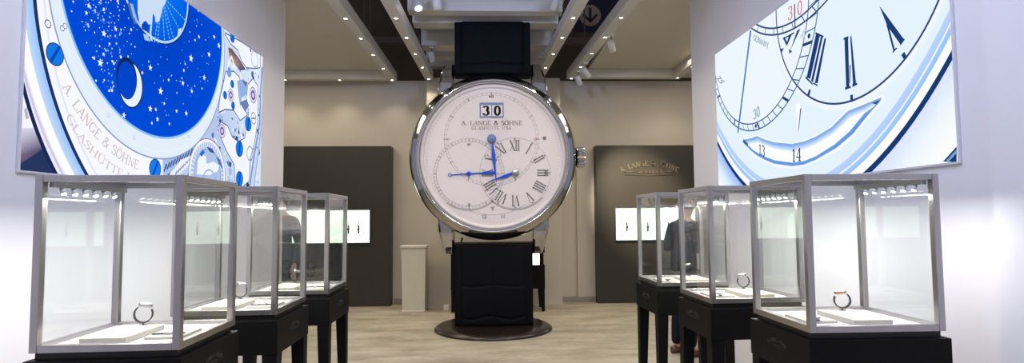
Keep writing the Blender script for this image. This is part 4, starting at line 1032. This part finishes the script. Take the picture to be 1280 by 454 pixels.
# track lights wash the lettered panel; exhibition spots on the watch
lamp('panel_spot', 'SPOT', (1.46,6.9,3.5), 1300, WARM, (2.45,9.2,1.75), .05, 33, .9)
lamp('panel_spot', 'SPOT', (1.40,8.1,3.45), 10, WARM, (2.6,9.2,2.3), .05, 60, .9)
lamp('watch_spot', 'SPOT', (-.9,3.6,4.1), 120, (255,240,226), (0,7.0,2.25), .15, 36, .7)
lamp('watch_spot', 'SPOT', (.9,3.6,4.1), 120, (255,240,226), (0,7.0,2.15), .15, 36, .7)
lamp('added_hall_fill', 'AREA', (-3.0,7.4,3.7), 40, WARM, (-3.0,7.6,0), 1.6)  # broad fill added on both sides for general hall light, no fixture modelled
lamp('added_hall_fill', 'AREA', (3.0,7.4,3.7), 40, WARM, (3.0,7.6,0), 1.6)
for k, (p, s, a) in enumerate(CASE_LAMPS):
    o = lamp('case_lamp', 'AREA', p, 5 if k == 3 else 10, (255,250,246), None, .014, size_y=.34)
for x in (-1.7,1.7): lamp('added_beam_fill', 'SPOT', (x,.4,3.3), 420, (176,196,255), (-x*.2,7.4,4.55), .12, 27, .6)  # bluish fill from unseen sources, added to brighten the slatted ceiling beams
lamp('added_aisle_fill', 'AREA', (0,1.6,4.25), 130, (216,224,255), (0,1.6,0), 2.4, size_y=3.0)  # large unseen fill added above the aisle to brighten the foreground

w = bpy.data.worlds.new('exhibition_hall'); scene.world = w; w.use_nodes = True
bg = w.node_tree.nodes['Background']; bg.inputs[0].default_value = lin((190,194,212))+(1,); bg.inputs[1].default_value = .6

cam = bpy.data.cameras.new('camera'); co = bpy.data.objects.new('camera', cam); COL.objects.link(co)
cam.sensor_width = 36; cam.lens = 36*700/1280; cam.clip_start = .05; cam.clip_end = 100
cam.shift_y = 7/1280
p_, y_, r_ = math.radians(3.2), math.radians(2.2), math.radians(-.45)
fw = Vector((math.sin(y_)*math.cos(p_), math.cos(y_)*math.cos(p_), math.sin(p_)))
r0 = Vector((math.cos(y_), -math.sin(y_), 0)); u0 = r0.cross(fw)
rt = r0*math.cos(r_)+u0*math.sin(r_); up = u0*math.cos(r_)-r0*math.sin(r_)
co.matrix_world = Matrix(((rt.x,up.x,-fw.x,0),(rt.y,up.y,-fw.y,0),(rt.z,up.z,-fw.z,1.4),(0,0,0,1)))
scene.camera = co
vs = scene.view_settings; vs.view_transform = 'Standard'; vs.look = 'None'; vs.gamma = 1; vs.use_curve_mapping = False; vs.exposure = 0.
scene.display_settings.display_device = 'sRGB'
cy = scene.cycles
cy.use_denoising = True; cy.max_bounces = 12; cy.transparent_max_bounces = 40; cy.glossy_bounces = 6; cy.diffuse_bounces = 4
cy.sample_clamp_indirect = 6.; cy.caustics_reflective = False; cy.caustics_refractive = False; cy.blur_glossy = .5
